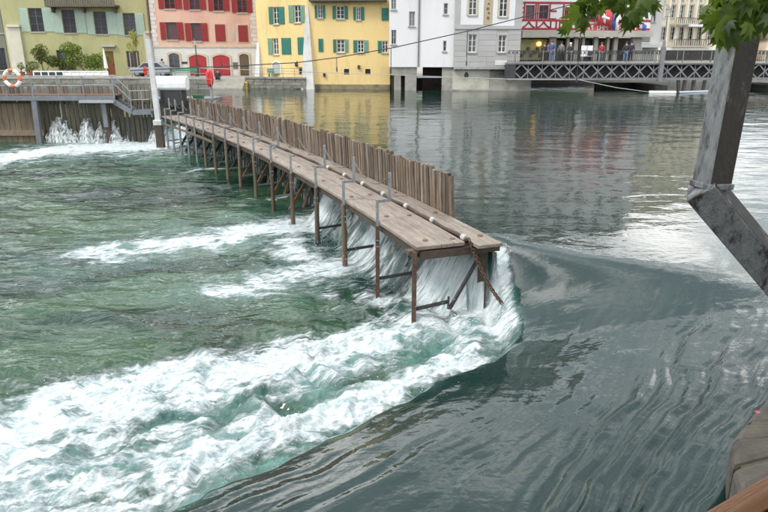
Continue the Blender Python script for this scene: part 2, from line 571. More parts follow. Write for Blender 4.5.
patch2 = sstep(0.0, 0.4, fbm(XX * 0.6 + 4, YY * 0.6, 3, 74)) * sstep(13, 9, YY)
patch = sstep(-0.15, 0.35, fbm(PSI * 0.9, ALONG * 0.3, 3, 70))
upz = upz + tong * sstep(11, 8.5, YY) * ((0.006 + 0.022 * right) * st1 + (0.0012 + 0.012 * right) * (0.30 + 0.70 * patch) * st2 + 0.003 * right * patch * st3)
upz = upz + tong * (0.009 * (1 - right) * fbm(XX * 0.45, YY * 0.45, 3, 72) + 0.010 * patch2 * (0.5 - np.abs(perlin((PSI + warp) * 2.3, ALONG * 0.55, 73))))
upz = upz + (1 - tong) * (0.012 * fbm(XX * 0.55, YY * 0.8, 3, 75))
Z = upz * (1 - wlow) + lowz * wlow
Z = np.where(YY > 34.6, 0.012 * fbm(XX * 0.5, YY * 0.6, 2, 81), Z)
Z = Z + (foam > 0.3) * wlow * (0.022 * (billow(wx * 5.5, wy * 5.5, 3, 91, 0.6) - 0.4)) * np.clip(foam * 1.4, 0, 1) * (YY < 20)
Z = Z + np.where(sheet > 0, 0.025 * fbm(SS * 6, NN * 1.2, 3, 83), 0) * (YY < 34.6)
jet = np.exp(-((sd_ + 0.15) / 0.35) ** 2) * sstep(1.0, 1.6, pJ) * sstep(3.2, 2.2, pJ)
Z = Z + 0.05 * jet * fbm(pJ * 5, sd_ * 1.0, 3, 84)

rv = bpy.data.meshes.new('river')
nv = NC * NR
rv.vertices.add(nv)
rv.vertices.foreach_set('co', np.stack([XX, YY, Z], -1).astype(np.float32).ravel())
ii = np.arange(NR - 1)[:, None] * NC + np.arange(NC - 1)[None, :]
quad = np.stack([ii, ii + 1, ii + NC + 1, ii + NC], -1).reshape(-1, 4).astype(np.int32)
rv.loops.add(quad.size)
rv.loops.foreach_set('vertex_index', quad.ravel())
rv.polygons.add(len(quad))
rv.polygons.foreach_set('loop_start', np.arange(0, quad.size, 4, dtype=np.int32))
rv.polygons.foreach_set('use_smooth', np.ones(len(quad), dtype=bool))
for nm, ar in (('foam', foam), ('aer', aer), ('psi', PSI), ('along', ALONG), ('tong', tong), ('low', wlow * (YY < 34.6)), ('rgt', right)):
    at = rv.attributes.new(nm, 'FLOAT', 'POINT')
    at.data.foreach_set('value', ar.astype(np.float32).ravel())
rv.update()
rv.validate()

def water_material():
    m = bpy.data.materials.new('river_water')
    m.use_nodes = True
    t, N, L = nodes_of(m)
    pb = N['Principled BSDF']
    def attr(n):
        a = N.new('ShaderNodeAttribute'); a.attribute_name = n
        return a.outputs['Fac']
    def math_(op, a, b=None, c=None, clamp=False):
        q = N.new('ShaderNodeMath'); q.operation = op; q.use_clamp = clamp
        for i, v in enumerate((a, b, c)):
            if v is None: continue
            if isinstance(v, (int, float)): q.inputs[i].default_value = v
            else: L.new(v, q.inputs[i])
        return q.outputs[0]
    def comb(x, y, z=0.0):
        q = N.new('ShaderNodeCombineXYZ')
        for i, v in enumerate((x, y, z)):
            if isinstance(v, (int, float)): q.inputs[i].default_value = v
            else: L.new(v, q.inputs[i])
        return q.outputs[0]
    def noise(vec, scale, detail=4, rough=0.55, dist=0.0, typ='FBM'):
        q = N.new('ShaderNodeTexNoise'); q.noise_type = typ; q.normalize = True
        q.inputs['Scale'].default_value = scale; q.inputs['Detail'].default_value = detail
        q.inputs['Roughness'].default_value = rough; q.inputs['Distortion'].default_value = dist
        L.new(vec, q.inputs['Vector'])
        return q.outputs['Fac']
    def mapr(v, a, b, c=0.0, d=1.0, typ='SMOOTHSTEP'):
        q = N.new('ShaderNodeMapRange'); q.interpolation_type = typ
        for i, x in enumerate((v, a, b, c, d)):
            if isinstance(x, (int, float)): q.inputs[i].default_value = x
            else: L.new(x, q.inputs[i])
        return q.outputs[0]
    def mixc(f, a, b):
        q = N.new('ShaderNodeMix'); q.data_type = 'RGBA'
        for i, x in ((0, f), (6, a), (7, b)):
            if isinstance(x, (int, float)): q.inputs[i].default_value = x
            elif isinstance(x, tuple): q.inputs[i].default_value = (*x, 1)
            else: L.new(x, q.inputs[i])
        return q.outputs[2]
    geo = N.new('ShaderNodeNewGeometry')
    sep = N.new('ShaderNodeSeparateXYZ')
    L.new(geo.outputs['Position'], sep.inputs[0])
    X, Y, Zc = sep.outputs
    pos = comb(X, Y, 0.0)
    fo, ae, ps, al, to, lo, rg = (attr(n) for n in ('foam', 'aer', 'psi', 'along', 'tong', 'low', 'rgt'))
    # foam pattern: torn lace stretched along the stream
    fx = math_('MULTIPLY_ADD', X, 0.50, math_('MULTIPLY', Y, 0.17))
    fy = math_('MULTIPLY_ADD', Y, 1.20, math_('MULTIPLY', X, -0.42))
    fv = comb(fx, fy, 0.0)
    na = noise(fv, 1.3, 9, 0.68, 0.35)
    nb = noise(fv, 4.5, 8, 0.72, 0.3)
    rid = noise(fv, 2.2, 8, 0.62, 0.9)
    rr = math_('SUBTRACT', 1.0, math_('MULTIPLY', math_('ABSOLUTE', math_('SUBTRACT', rid, 0.5)), 5.0), None, True)
    nc_ = noise(fv, 15.0, 6, 0.75, 0.1)
    pat = math_('ADD', math_('MULTIPLY', na, 0.36), math_('ADD', math_('MULTIPLY', nb, 0.30), math_('ADD', math_('MULTIPLY', rr, 0.16), math_('MULTIPLY', nc_, 0.18))))
    pat = math_('MULTIPLY_ADD', math_('SUBTRACT', pat, 0.47), 1.75, 0.48)
    thr = mapr(fo, 0.0, 1.0, 0.92, 0.12, 'LINEAR')
    cov = mapr(pat, math_('SUBTRACT', thr, 0.06), math_('ADD', thr, 0.24))
    cov = math_('MULTIPLY', cov, mapr(fo, 0.08, 0.3))
    # body colours
    tint = noise(comb(math_('MULTIPLY', X, 0.16), math_('MULTIPLY', Y, 0.34)), 1.0, 4, 0.6, 0.5)
    lowc = mixc(mapr(tint, 0.36, 0.62), (0.004, 0.020, 0.015), (0.034, 0.074, 0.042))
    upc = (0.006, 0.022, 0.017)
    tonc = (0.010, 0.026, 0.023)
    body = mixc(to, upc, tonc)
    body = mixc(lo, body, lowc)
    aen = math_('MULTIPLY', ae, mapr(noise(fv, 1.1, 6, 0.6, 0.5), 0.30, 0.62))
    body = mixc(aen, body, (0.10, 0.225, 0.21))
    foamc = mixc(mapr(math_('MULTIPLY_ADD', nc_, 0.5, math_('MULTIPLY', nb, 0.5)), 0.38, 0.60), (0.29, 0.375, 0.39), (0.58, 0.61, 0.625))
    L.new(mixc(cov, body, foamc), pb.inputs['Base Color'])
    L.new(mapr(cov, 0.0, 0.7, 0.035, 0.75), pb.inputs['Roughness'])
    L.new(mapr(to, 0, 1, 1.345, 1.47), pb.inputs['IOR'])
    L.new(mapr(cov, 0.0, 0.8, 0.5, 0.15), pb.inputs['Specular IOR Level'])
    # ripples
    rp1 = noise(comb(math_('MULTIPLY', X, 0.8), math_('MULTIPLY', Y, 1.6)), 1.1, 3, 0.5, 0.5)
    rp2 = noise(pos, 7.0, 3, 0.5, 0.6)
    stv = comb(math_('MULTIPLY', ps, 9.0), math_('MULTIPLY', al, 1.1))
    stn = noise(stv, 1.0, 4, 0.6, 0.6)
    h_up = math_('MULTIPLY_ADD', rp1, 0.018, math_('MULTIPLY', rp2, 0.0022))
    h_to = math_('MULTIPLY_ADD', stn, mapr(rg, 0, 1, 0.001, 0.008), math_('MULTIPLY_ADD', rp1, 0.012, math_('MULTIPLY', rp2, 0.0032)))
    h_lo = math_('MULTIPLY_ADD', noise(comb(math_('MULTIPLY', X, 0.9), math_('MULTIPLY', Y, 2.2)), 1.5, 3, 0.5, 0.7), 0.066, math_('MULTIPLY', rp2, 0.004))
    h = math_('ADD', h_up, math_('MULTIPLY', to, math_('SUBTRACT', h_to, h_up)))
    h = math_('ADD', h, math_('MULTIPLY', lo, math_('SUBTRACT', h_lo, h)))
    h = math_('ADD', h, math_('MULTIPLY', cov, math_('MULTIPLY_ADD', nb, 0.03, math_('MULTIPLY', noise(pos, 22.0, 4, 0.65), 0.010))))
    bp = N.new('ShaderNodeBump')
    bp.inputs['Strength'].default_value = 1.0
    bp.inputs['Distance'].default_value = 1.0
    L.new(h, bp.inputs['Height'])
    L.new(bp.outputs[0], pb.inputs['Normal'])
    return m
WATER = water_material()
rv.materials.append(WATER)
river = link('river', rv)
tag(river, kind='structure')

# ------------------------------------------------------------------ land
def sheet_obj(name, poly, z, m, depth=2.5):
    mb = MB().prism([(p[0], p[1], z - depth) for p in poly], (0, 0, depth))
    ob = mb.build(name, m)
    return tag(ob, kind='structure')
PAVE = mat('quay_paving', (0.30, 0.29, 0.27), (0.22, 0.21, 0.20), 0.9, 2, 0.3, 12, coord='World')
STONE = mat('grey_quay_stone', (0.30, 0.29, 0.25), (0.15, 0.15, 0.125), 0.9, 3, 0.7, 9, dirt=(0.10, 0.10, 0.075), dscale=1.2, coord='World', vary=0.12)
Z_Q = 0.85
Y_Q = G(150, 79, Z_Q).y
xq0, xq1 = P(-260, 79, Y_Q).x, P(246, 79, Y_Q).x
Y_YEL_L, Y_YEL_M, Y_YEL_R = 66.0, 62.3, 61.6
xe = P(308, 80, Y_YEL_M).x
sheet_obj('quay_pavement', [(-600, Y_Q), (xq1, Y_Q), (xe, Y_YEL_M - 0.4), (xe + 6, Y_YEL_M + 3.5), (12.0, 64), (12.0, 72), (90, 86), (110, 900), (-600, 900)], Z_Q, PAVE)
grass_m = mat('hill_meadow_and_wood', (0.11, 0.17, 0.06), (0.035, 0.065, 0.03), 0.95, 0.03, 0, detail=10, coord='World')
def hill(name, cx, cy, rx, ry, h, seed):
    n = 60
    g = np.linspace(-1, 1, n)
    a, b = np.meshgrid(g, g)
    r = np.sqrt(a * a + b * b)
    z = h * np.clip(1 - r, 0, 1) ** 1.1 * (1 + 0.35 * fbm(a * 3, b * 3, 4, seed)) - 1.0
    me = bpy.data.meshes.new(name)
    me.from_pydata([(cx + rx * x, cy + ry * y, zz) for x, y, zz in zip(a.ravel(), b.ravel(), z.ravel())], [],
                   [(i * n + j, i * n + j + 1, (i + 1) * n + j + 1, (i + 1) * n + j) for i in range(n - 1) for j in range(n - 1)])
    me.polygons.foreach_set('use_smooth', [True] * len(me.polygons))
    me.materials.append(grass_m)
    return tag(link(name, me), kind='structure')
hill('hill', 420, 560, 330, 230, 62, 5)
hill('hill', 60, 620, 420, 240, 44, 6)
hill('hill', -300, 600, 400, 240, 60, 8)
# bed under the water and land to the horizon
bedm = mat('river_bed', (0.08, 0.09, 0.07), (0.04, 0.05, 0.04), 0.95, 0.5, coord='World')
tag(MB().add([(-3000, -300, -3.2), (3000, -300, -3.2), (3000, 5000, -3.2), (-3000, 5000, -3.2)], [(0, 1, 2, 3)]).build('ground', bedm, origin=(0, 0, -3.2)), kind='structure')

# quay wall of rough stone blocks beside the steps, with a coping
def block_wall(root, p0, p1, z0, z1, rows, bw, m, depth=0.35, name='stone'):
    p0, p1 = Vector(p0), Vector(p1)
    d = p1 - p0
    L = d.length
    e = d / L
    nrm = Vector((e.y, -e.x, 0))
    ang = math.atan2(e.y, e.x)
    rot = Matrix.Rotation(ang, 3, 'Z')
    hh = (z1 - z0) / rows
    for r in range(rows):
        u = -random.random() * bw * 0.5
        while u < L:
            w = bw * random.uniform(0.7, 1.35)
            a, b = max(u, 0), min(u + w, L)
            u += w
            if b - a < 0.12:
                continue
            c = p0 + e * ((a + b) / 2)
            out = random.uniform(-0.02, 0.03)
            mb = MB().box((c.x + nrm.x * out, c.y + nrm.y * out, z0 + hh * (r + .5)), (b - a - 0.03, depth, hh - 0.03), rot)
            mb.build(name, m, root, origin=(c.x, c.y, z0 + hh * (r + .5)))
    core = MB().box((*(p0 + d / 2 + nrm * -0.05).xy, (z0 + z1) / 2), (L, depth - 0.06, z1 - z0 - 0.01), rot)
    core.build('mortar', m, root)
a_, b_ = Vector((xq1, Y_Q - 0.1, 0)), Vector((xe - 0.1, Y_YEL_M - 0.5, 0))
qw = thing('quay_wall', (*((a_ + b_) / 2).xy, -0.5), 'mossy grey stone quay wall between the steps and the yellow house buttress', 'wall')
block_wall(qw, a_, b_, -0.5, Z_Q + 0.05, 5, 0.8, STONE)
mb = MB().beam(a_ + Vector((0, 0, Z_Q + 0.14)), b_ + Vector((0, 0, Z_Q + 0.14)), 0.5, 0.16)
mb.build('coping', STONE, qw)
a_, b_ = Vector((P(-40, 80, Y_Q).x, Y_Q - 0.12, 0)), Vector((P(212, 80, Y_Q).x, Y_Q - 0.12, 0))
qw = thing('quay_wall', (*((a_ + b_) / 2).xy, -0.5), 'long low grey stone quay wall below the green and pink houses', 'wall')
block_wall(qw, a_, b_, -0.5, Z_Q + 0.02, 3, 1.2, STONE)
MB().beam(a_ + Vector((0, 0, Z_Q + 0.12)), b_ + Vector((0, 0, Z_Q + 0.12)), 0.45, 0.18).build('coping', mat('pale_coping_stone', (0.42, 0.40, 0.35), (0.29, 0.28, 0.25), 0.9, 2, 0.4, 9, coord='World'), qw)
# water steps
x0, x1 = P(213, 84, Y_Q).x, P(246, 84, Y_Q).x
st = thing('stone_steps', ((x0 + x1) / 2, Y_Q - 1, -0.4), 'pale stone water steps leading down in front of the pink house', 'steps')
for i in range(5):
    zt = Z_Q - 0.02 - 0.17 * i
    MB().box(((x0 + x1) / 2, Y_Q - 0.2 - 0.32 * i, (zt - 0.6) / 2), (x1 - x0, 0.318, zt + 0.6)).build('step', mat('pale_coping_stone', (0, 0, 0)), st)

# ------------------------------------------------------------------ the needle weir
o_ = dam_at(DAM_LEN / 2, 0.7, -1.6)
weir = thing('needle_weir', o_, 'long wooden needle weir with plank walkway and upright timber needles, foreground centre', 'weir')
DW = 1.42
def run_box(s0, s1, n0, n1, z0, z1, name, m, parent=weir, bend=0, end=0.0):
    """a board lying along the weir from s0 to s1"""
    k = 3
    vs, fs = [], []
    for i in range(k + 1):
        s = s0 + (s1 - s0) * i / k
        for n in (n0, n1):
            q = dam_at(s, n)
            vs.append((q.x, q.y, z0)); vs.append((q.x, q.y, z1))
    for i in range(k):
        a = i * 4; b = a + 4
        fs += [(a, b, b + 1, a + 1), (a + 2, a + 3, b + 3, b + 2), (a + 1, b + 1, b + 3, a + 3), (a, a + 2, b + 2, b)]
    fs += [(0, 1, 3, 2), (k * 4, k * 4 + 2, k * 4 + 3, k * 4 + 1)]
    mb = MB().add(vs, fs)
    c = dam_at((s0 + s1) / 2, (n0 + n1) / 2, (z0 + z1) / 2)
    ob = mb.build(name, m, parent, origin=c)
    # turn the board's own axes along the weir, so its grain follows it
    d = dam_at(s1, n0) - dam_at(s0, n0)
    ang = math.atan2(d.y, d.x) - math.pi / 2
    rot = Matrix.Rotation(-ang, 4, 'Z')
    ob.data.transform(rot)
    ob.rotation_euler.z = ang
    return ob
lanes = ((0.0, 0.43), (0.447, 0.868), (0.968, DW))
for li, (na_, nb_) in enumerate(lanes):
    s = -0.03 if li < 2 else -0.28
    if li == 0:
        s = -0.02
    i = 0
    while s < DAM_LEN + 1.2:
        ln = random.uniform(3.2, 4.4)
        e = min(s + ln, DAM_LEN + 1.4)
        if e - s > 0.3:
            ob = run_box(s, e - 0.025, na_ + random.uniform(-.012, .012), nb_ + random.uniform(-.012, .012), Z_DECK - 0.06, Z_DECK + random.uniform(-.006, .01), 'plank', W_DECK)
            bv = ob.modifiers.new('bevel', 'BEVEL'); bv.width = 0.008; bv.segments = 1
        s = e
bolt_me = MB().tube([(0, 0, -0.01), (0, 0, 0.02), (0, 0, 0.03)], [0.044, 0.044, 0.026], 10).mesh('bolt', mat('rusty_bolt', (0.20, 0.12, 0.085), (0.10, 0.06, 0.045), 0.85, 9))
allf = FRAMES
for fi, s in enumerate(allf):
    for n in (0.23, 0.70, 1.27):
        q = dam_at(s + 0.22 + random.uniform(-.05, .05), n + random.uniform(-.04, .04), Z_DECK + 0.005)
        link('bolt', bolt_me, weir, q)
    if s < 12:
        q = dam_at(s - 0.5, 0.68, Z_DECK + 0.005)
# longitudinal beams under the planks
s = 0.0
for n, hgt in ((0.10, 0.14), (0.95, 0.16), (1.36, 0.2)):
    run_s = np.linspace(0.1, DAM_LEN + 1.0, 7)
    for i in range(6):
        run_box(run_s[i], run_s[i + 1] - 0.01, n - 0.05, n + 0.05, Z_DECK - 0.065 - hgt, Z_DECK - 0.065, 'bearer', W_DARK)
# needles: first one level with the photographed end of the row
S_N0 = 1.66
def needle_mesh(k):
    rnd = random.Random(k)
    w, d = 0.100 + 0.028 * rnd.random(), 0.075
    h0, h1 = -2.3, 1.13
    top = 0.012 * rnd.uniform(-1, 1)
    mb = MB()
    vs = []
    for z, kx in ((h0, 1), (0.42, 1), (0.44, 0.93), (h1 - 0.015, 0.90)):
        for i, j in ((-1, -1), (1, -1), (1, 1), (-1, 1)):
            vs.append((i * w / 2 * kx, j * d / 2 * kx, z + (top * i if z > 0.9 else 0)))
    fs = [(3, 2, 1, 0), (12, 13, 14, 15)]
    for r in range(3):
        for k2 in range(4):
            a, b = r * 4 + k2, r * 4 + (k2 + 1) % 4
            fs.append((a, b, b + 4, a + 4))
    mb.add(vs, fs)
    return mb.mesh('needle', W_NEEDLE)
nm_ = [needle_mesh(k) for k in range(8)]
s = S_N0
step = 0.141
n_needles = 0
while s < DAM_LEN + 1.3:
    q = dam_at(s, DW + 0.075, 0)
    d = dam_at(s + 0.1, 0) - dam_at(s - 0.1, 0)
    ang = math.atan2(d.y, d.x)
    gone = False
    hgt = random.uniform(-0.05, 0.03)
    ob = link('needle', random.choice(nm_), weir, (q.x, q.y, hgt), (0, random.uniform(-.012, .012), ang))
    lean = R(-3.0) + random.uniform(-.012, .012)
    ob.rotation_euler = Matrix.Rotation(ang, 3, 'Z').to_euler()
    ob.rotation_mode = 'XYZ'
    M = Matrix.Rotation(ang, 4, 'Z') @ Matrix.Rotation(lean, 4, 'X') @ Matrix.Rotation(random.uniform(-.014, .014), 4, 'Y')
    ob.rotation_euler = M.to_euler()
    n_needles += 1
    s += step * random.uniform(0.97, 1.05)
# frames: posts, rail posts, ties and struts
W_TIE = DARKIRON
for fi, s in enumerate(FRAMES):
    d = (dam_at(s + 0.1, 0) - dam_at(s - 0.1, 0)).normalized()
    nn = Vector((d.y, -d.x, 0))
    foot = dam_at(s, -0.03)
    wood = 4 <= fi <= 9 or fi in (2, 3)
    pm = RUST if fi < 2 else (W_POST if fi <= 10 else STEEL)
    mb = MB()
    if pm is W_POST:
        mb.tube([foot + Vector((0, 0, -1.9)), foot + Vector((0, 0, -.6)), foot + Vector((random.uniform(-.02, .02), 0, Z_DECK - 0.10))], [0.062, 0.058, 0.054], 9)
    else:
        mb.beam(foot + Vector((0, 0, -1.9)), foot + Vector((0, 0, Z_DECK - 0.08)), 0.075, 0.075)
    mb.build('post', pm, weir)
    # cranked steel rail post: up at the deck edge, in, and up again
    if fi >= 1:
        mb = MB()
        jog = 0.24
        kz = 0.42
        p0 = foot + Vector((0, 0, -0.22)); p1 = foot + Vector((0, 0, Z_DECK + kz))
        p2 = p1 + nn * jog; p3 = p2 + Vector((0, 0, 0.48))
        if fi in (4,):
            mb.beam(p0, p1, 0.055, 0.055)
        else:
            mb.beam(p0, p1, 0.055, 0.055)
            mb.beam(p1 + nn * 0.0275 + Vector((0, 0, -0.027)), p2 - nn * 0.0275 + Vector((0, 0, -0.027)), 0.054, 0.054)
            mb.beam(p2 + Vector((0, 0, -0.055)), p3, 0.056, 0.056)
        mb.box(foot + Vector((0, 0, -0.05)), (0.10, 0.10, 0.03))
        mb.box(foot + Vector((0, 0, -0.17)), (0.095, 0.095, 0.03))
        ob = mb.build('rail_post', STEEL, weir, origin=foot)
    # low tie back to the needles, and a raking strut
    zt = -0.82 if fi > 0 else -0.78
    MB().beam(foot + Vector((0, 0, zt)) + nn * 0.045, foot + nn * (1.15 if fi > 0 else 0.62) + Vector((0, 0, zt + 0.05)), 0.05, 0.05).build('tie', DARKIRON if fi < 5 else STEEL, weir)
    MB().beam(foot + nn * 0.1 + Vector((0, 0, Z_DECK - 0.15)), foot + nn * 1.55 + Vector((0, 0, Z_DECK - 0.15)), 0.09, 0.13).build('cross_beam', W_DARK, weir)
    if fi > 0:
        MB().beam(foot + nn * 0.30 + Vector((0, 0, -1.6)), foot + nn * 1.34 + Vector((0, 0, -0.02)), 0.09, 0.10).build('strut', W_BROWN if fi < 9 else DARKIRON, weir)
        if fi < 8:
            MB().beam(foot + nn * 0.75 + Vector((0, 0, -1.7)), foot + nn * 1.30 + Vector((0, 0, -0.4)), 0.16, 0.05).build('guide_board', W_BROWN, weir)
# far lower rail beam seen on the last bays
for a, b in zip(FRAMES[9:-1], FRAMES[10:]):
    MB().beam(dam_at(a, -0.09, -0.02), dam_at(b, -0.09, -0.02), 0.05, 0.09).build('side_rail', W_POST, weir)
# rope in the gutter with white sleeves, hand rope between the rail posts
pts = [dam_at(s, 0.918 + 0.012 * math.sin(s * 3), Z_DECK + 0.015 + 0.012 * math.sin(s * 5.3)) for s in np.arange(0.02, DAM_LEN, 0.22)]
MB().tube(pts, 0.034, 7).build('rope', mat('rusty_rope', (0.10, 0.065, 0.042), (0.035, 0.025, 0.02), 0.95, 22, 0.8, 60), weir, smooth=True)
for s in np.arange(0.12, 8.5, 1.22):
    q = dam_at(s, 0.918)
    t = (dam_at(s + 0.05, 0.918) - q).normalized()
    q.z = Z_DECK + 0.035
    MB().tube([q - t * 0.055, q - t * 0.05, q + t * 0.05, q + t * 0.055], [0.04, 0.058, 0.058, 0.04], 10).build('rope_sleeve', mat('scuffed_white_plastic', (0.50, 0.50, 0.49), (0.24, 0.24, 0.23), 0.6, 14), weir, smooth=True)
for fi in range(1, len(FRAMES) - 1):
    tops = []
    for s in (FRAMES[fi], FRAMES[fi + 1]):
        d = (dam_at(s + 0.1, 0) - dam_at(s - 0.1, 0)).normalized()
        nn = Vector((d.y, -d.x, 0))
        tops.append(dam_at(s, -0.03) + nn * 0.24 + Vector((0, 0, Z_DECK + 0.84)))
    pts = [tops[0].lerp(tops[1], t) - Vector((0, 0, 0.30 * 4 * t * (1 - t))) for t in np.linspace(0, 1, 9)]
    MB().tube(pts, 0.011, 5).build('hand_rope', mat('grey_rope', (0.16, 0.15, 0.135), (0.09, 0.085, 0.075), 0.9, 20), weir, smooth=True)
# near end: heavy dark end beam, leaning iron, chain into the water
d0 = (dam_at(0.1, 0) - dam_at(0, 0)).normalized()
n0 = Vector((d0.y, -d0.x, 0))
E0 = dam_at(0, 0)
MB().beam(E0 + n0 * 0.12 + d0 * 0.12 + Vector((0, 0, Z_DECK - 0.155)), E0 + n0 * 1.52 + d0 * 0.12 + Vector((0, 0, Z_DECK - 0.155)), 0.16, 0.18).build('end_beam', W_DARK, weir)
MB().beam(E0 + n0 * 1.30 + d0 * 0.15 + Vector((0, 0, -1.7)), E0 + n0 * 1.30 + d0 * 0.15 + Vector((0, 0, Z_DECK - 0.25)), 0.16, 0.16).build('end_post', W_DARK, weir)
MB().beam(E0 + n0 * 0.60 + d0 * -0.05 + Vector((0, 0, -0.85)), E0 + n0 * 1.18 + d0 * 0.05 + Vector((0, 0, -0.02)), 0.05, 0.05).build('iron_stay', DARKIRON, weir)
MB().tube([E0 + n0 * 0.58 + d0 * -0.05 + Vector((0, 0, -0.84)), E0 + n0 * 0.58 + d0 * -0.05 + Vector((0, 0, -0.62))], 0.02, 6).build('stay_end', DARKIRON, weir)
MB().box(E0 + n0 * 0.02 + d0 * 0.1 + Vector((0, 0, Z_DECK - 0.10)), (0.3, 0.14, 0.06), Matrix.Rotation(math.atan2(n0.y, n0.x), 3, 'Z')).build('bracket', W_POST, weir)
CH0 = dam_at(-0.05, 0.93, Z_DECK + 0.03)
CH1 = G(501, 302, -0.62)
link_me = MB().torus((0, 0, 0), 0.030, 0.0095, (0, 1, 0), 12, 5).mesh('chain_link', RUST, smooth=True)
for v in link_me.vertices:
    v.co.z *= 1.45
nL = 24
for i in range(nL):
    t = i / (nL - 1)
    q = CH0.lerp(CH1, t) - Vector((0, 0, 0.10 * 4 * t * (1 - t)))
    t2 = min(1, t + 0.03)
    q2 = CH0.lerp(CH1, t2) - Vector((0, 0, 0.10 * 4 * t2 * (1 - t2)))
    dd = (q2 - q) if i < nL - 1 else (CH1 - CH0)
    qq = dd.to_track_quat('Z', 'Y') @ Quaternion((0, 0, 1), math.pi / 2 * (i % 2))
    link('chain_link', link_me, weir, q, qq.to_euler())

# ------------------------------------------------------------------ houses
def Zm(off, k=4.79):
    return lambda x0, y0, x1, y1: (off + x0 / k, y0 / k, off + x1 / k, y1 / k)
ROOF = mat('old_roof_tiles', (0.13, 0.075, 0.055), (0.07, 0.042, 0.033), 0.9, 1.5, 0.5, 14, coord='World')
GLASS = glass('dark_window_glass', (0.03, 0.036, 0.042))
WFRAME = mat('white_window_frame', (0.72, 0.72, 0.69), (0.60, 0.60, 0.57), 0.6, 3)
SILL = mat('pale_sill_stone', (0.45, 0.43, 0.38), (0.34, 0.33, 0.30), 0.9, 3)
class Facade:
    def __init__(self, pxl, Yl, pxr, Yr, py=60):
        self.A, self.B = P(pxl, py, Yl), P(pxr, py, Yr)
        self.A.z = self.B.z = 0
        self.W = (self.B - self.A).length
        self.e = (self.B - self.A) / self.W
        self.n = Vector((self.e.y, -self.e.x, 0))
        self.ang = math.atan2(self.e.y, self.e.x)
        self.rot = Matrix.Rotation(self.ang, 3, 'Z')
        self.holes = []
        self.todo = []
    def uz(self, x, y):
        r = ray(x, y)
        o = Vector((0, 0, CZ))
        t = (self.A - o).dot(self.n) / r.dot(self.n)
        q = o + r * t
        return (q - self.A).dot(self.e), q.z
    def rect(self, r):
        x0, y0, x1, y1 = r
        xm, ym = (x0 + x1) / 2, (y0 + y1) / 2
        return self.uz(x0, ym)[0], self.uz(xm, y1)[1], self.uz(x1, ym)[0], self.uz(xm, y0)[1]
    def pt(self, u, z, out=0.0):
        q = self.A + self.e * u + self.n * out
        return Vector((q.x, q.y, z))
    def slab(self, r, out0, out1, mb=None):
        """box over rectangle r=(u0,z0,u1,z1) between two distances in front of the wall"""
        mb = mb or MB()
        c = self.pt((r[0] + r[2]) / 2, (r[1] + r[3]) / 2, (out0 + out1) / 2)
        return mb.box(c, (abs(r[2] - r[0]), abs(out1 - out0), abs(r[3] - r[1])), self.rot)
    def wall(self, root, m, z0, z1, name='wall', u0=0.0, u1=None, depth=0.22):
        u1 = self.W if u1 is None else u1
        hs = [h for h in self.holes if h[0] > u0 and h[2] < u1 and h[1] > z0 and h[3] < z1]
        us_ = sorted({u0, u1, *[h[0] for h in hs], *[h[2] for h in hs]})
        zs_ = sorted({z0, z1, *[h[1] for h in hs], *[h[3] for h in hs]})
        mb = MB()
        for i in range(len(us_) - 1):
            for j in range(len(zs_) - 1):
                uc, zc = (us_[i] + us_[i + 1]) / 2, (zs_[j] + zs_[j + 1]) / 2
                if any(h[0] < uc < h[2] and h[1] < zc < h[3] for h in hs):
                    continue
                mb.add([self.pt(us_[i], zs_[j]), self.pt(us_[i + 1], zs_[j]), self.pt(us_[i + 1], zs_[j + 1]), self.pt(us_[i], zs_[j + 1])], [(0, 1, 2, 3)])
        for a, b, c, d in hs:
            q = [(a, b), (c, b), (c, d), (a, d)]
            for k in range(4):
                p, r = q[k], q[(k + 1) % 4]
                mb.add([self.pt(*p), self.pt(*p, -depth), self.pt(*r, -depth), self.pt(*r)], [(0, 1, 2, 3)])
        # no normal recalculation troubles: closed enough for shading either way
        return mb.build(name, m, root)
    def window(self, root, r, fm=None, cols=2, rows=3, sill=True, surround=None, glassm=None, dep=0.14, px=True):
        R_ = self.rect(r) if px else r
        u0, z0, u1, z1 = R_
        self.holes.append(R_)
        mb = MB()
        t = 0.07
        w, h = u1 - u0, z1 - z0
        for a, b in ((u0, u0 + t), (u1 - t, u1)):
            self.slab((a, z0, b, z1), -dep - 0.03, -dep + 0.04, mb)
        for a, b in ((z0, z0 + t), (z1 - t, z1)):
            self.slab((u0 + t, a, u1 - t, b), -dep - 0.03, -dep + 0.04, mb)
        for k in range(1, cols):
            uc = u0 + w * k / cols
            self.slab((uc - 0.04, z0 + t, uc + 0.04, z1 - t), -dep - 0.03, -dep + 0.035, mb)
        for k in range(1, rows):
            zc = z0 + h * k / rows
            self.slab((u0 + t, zc - 0.02, u1 - t, zc + 0.02), -dep - 0.03, -dep + 0.03, mb)
        ob = mb.build('window', fm or WFRAME, root)
        MB().add([self.pt(u0, z0, -dep), self.pt(u1, z0, -dep), self.pt(u1, z1, -dep), self.pt(u0, z1, -dep)], [(0, 1, 2, 3)]).build('pane', glassm or GLASS, ob)
        if sill:
            self.slab((u0 - 0.08, z0 - 0.10, u1 + 0.08, z0), -0.02, 0.09).build('sill', SILL, ob)
        if surround:
            mb = MB()
            k = 0.14
            self.slab((u0 - k, z0, u0, z1 + k), -0.02, 0.03, mb)
            self.slab((u1, z0, u1 + k, z1 + k), -0.02, 0.03, mb)
            self.slab((u0, z1, u1, z1 + k), -0.02, 0.03, mb)
            mb.build('surround', surround, ob)
        return ob
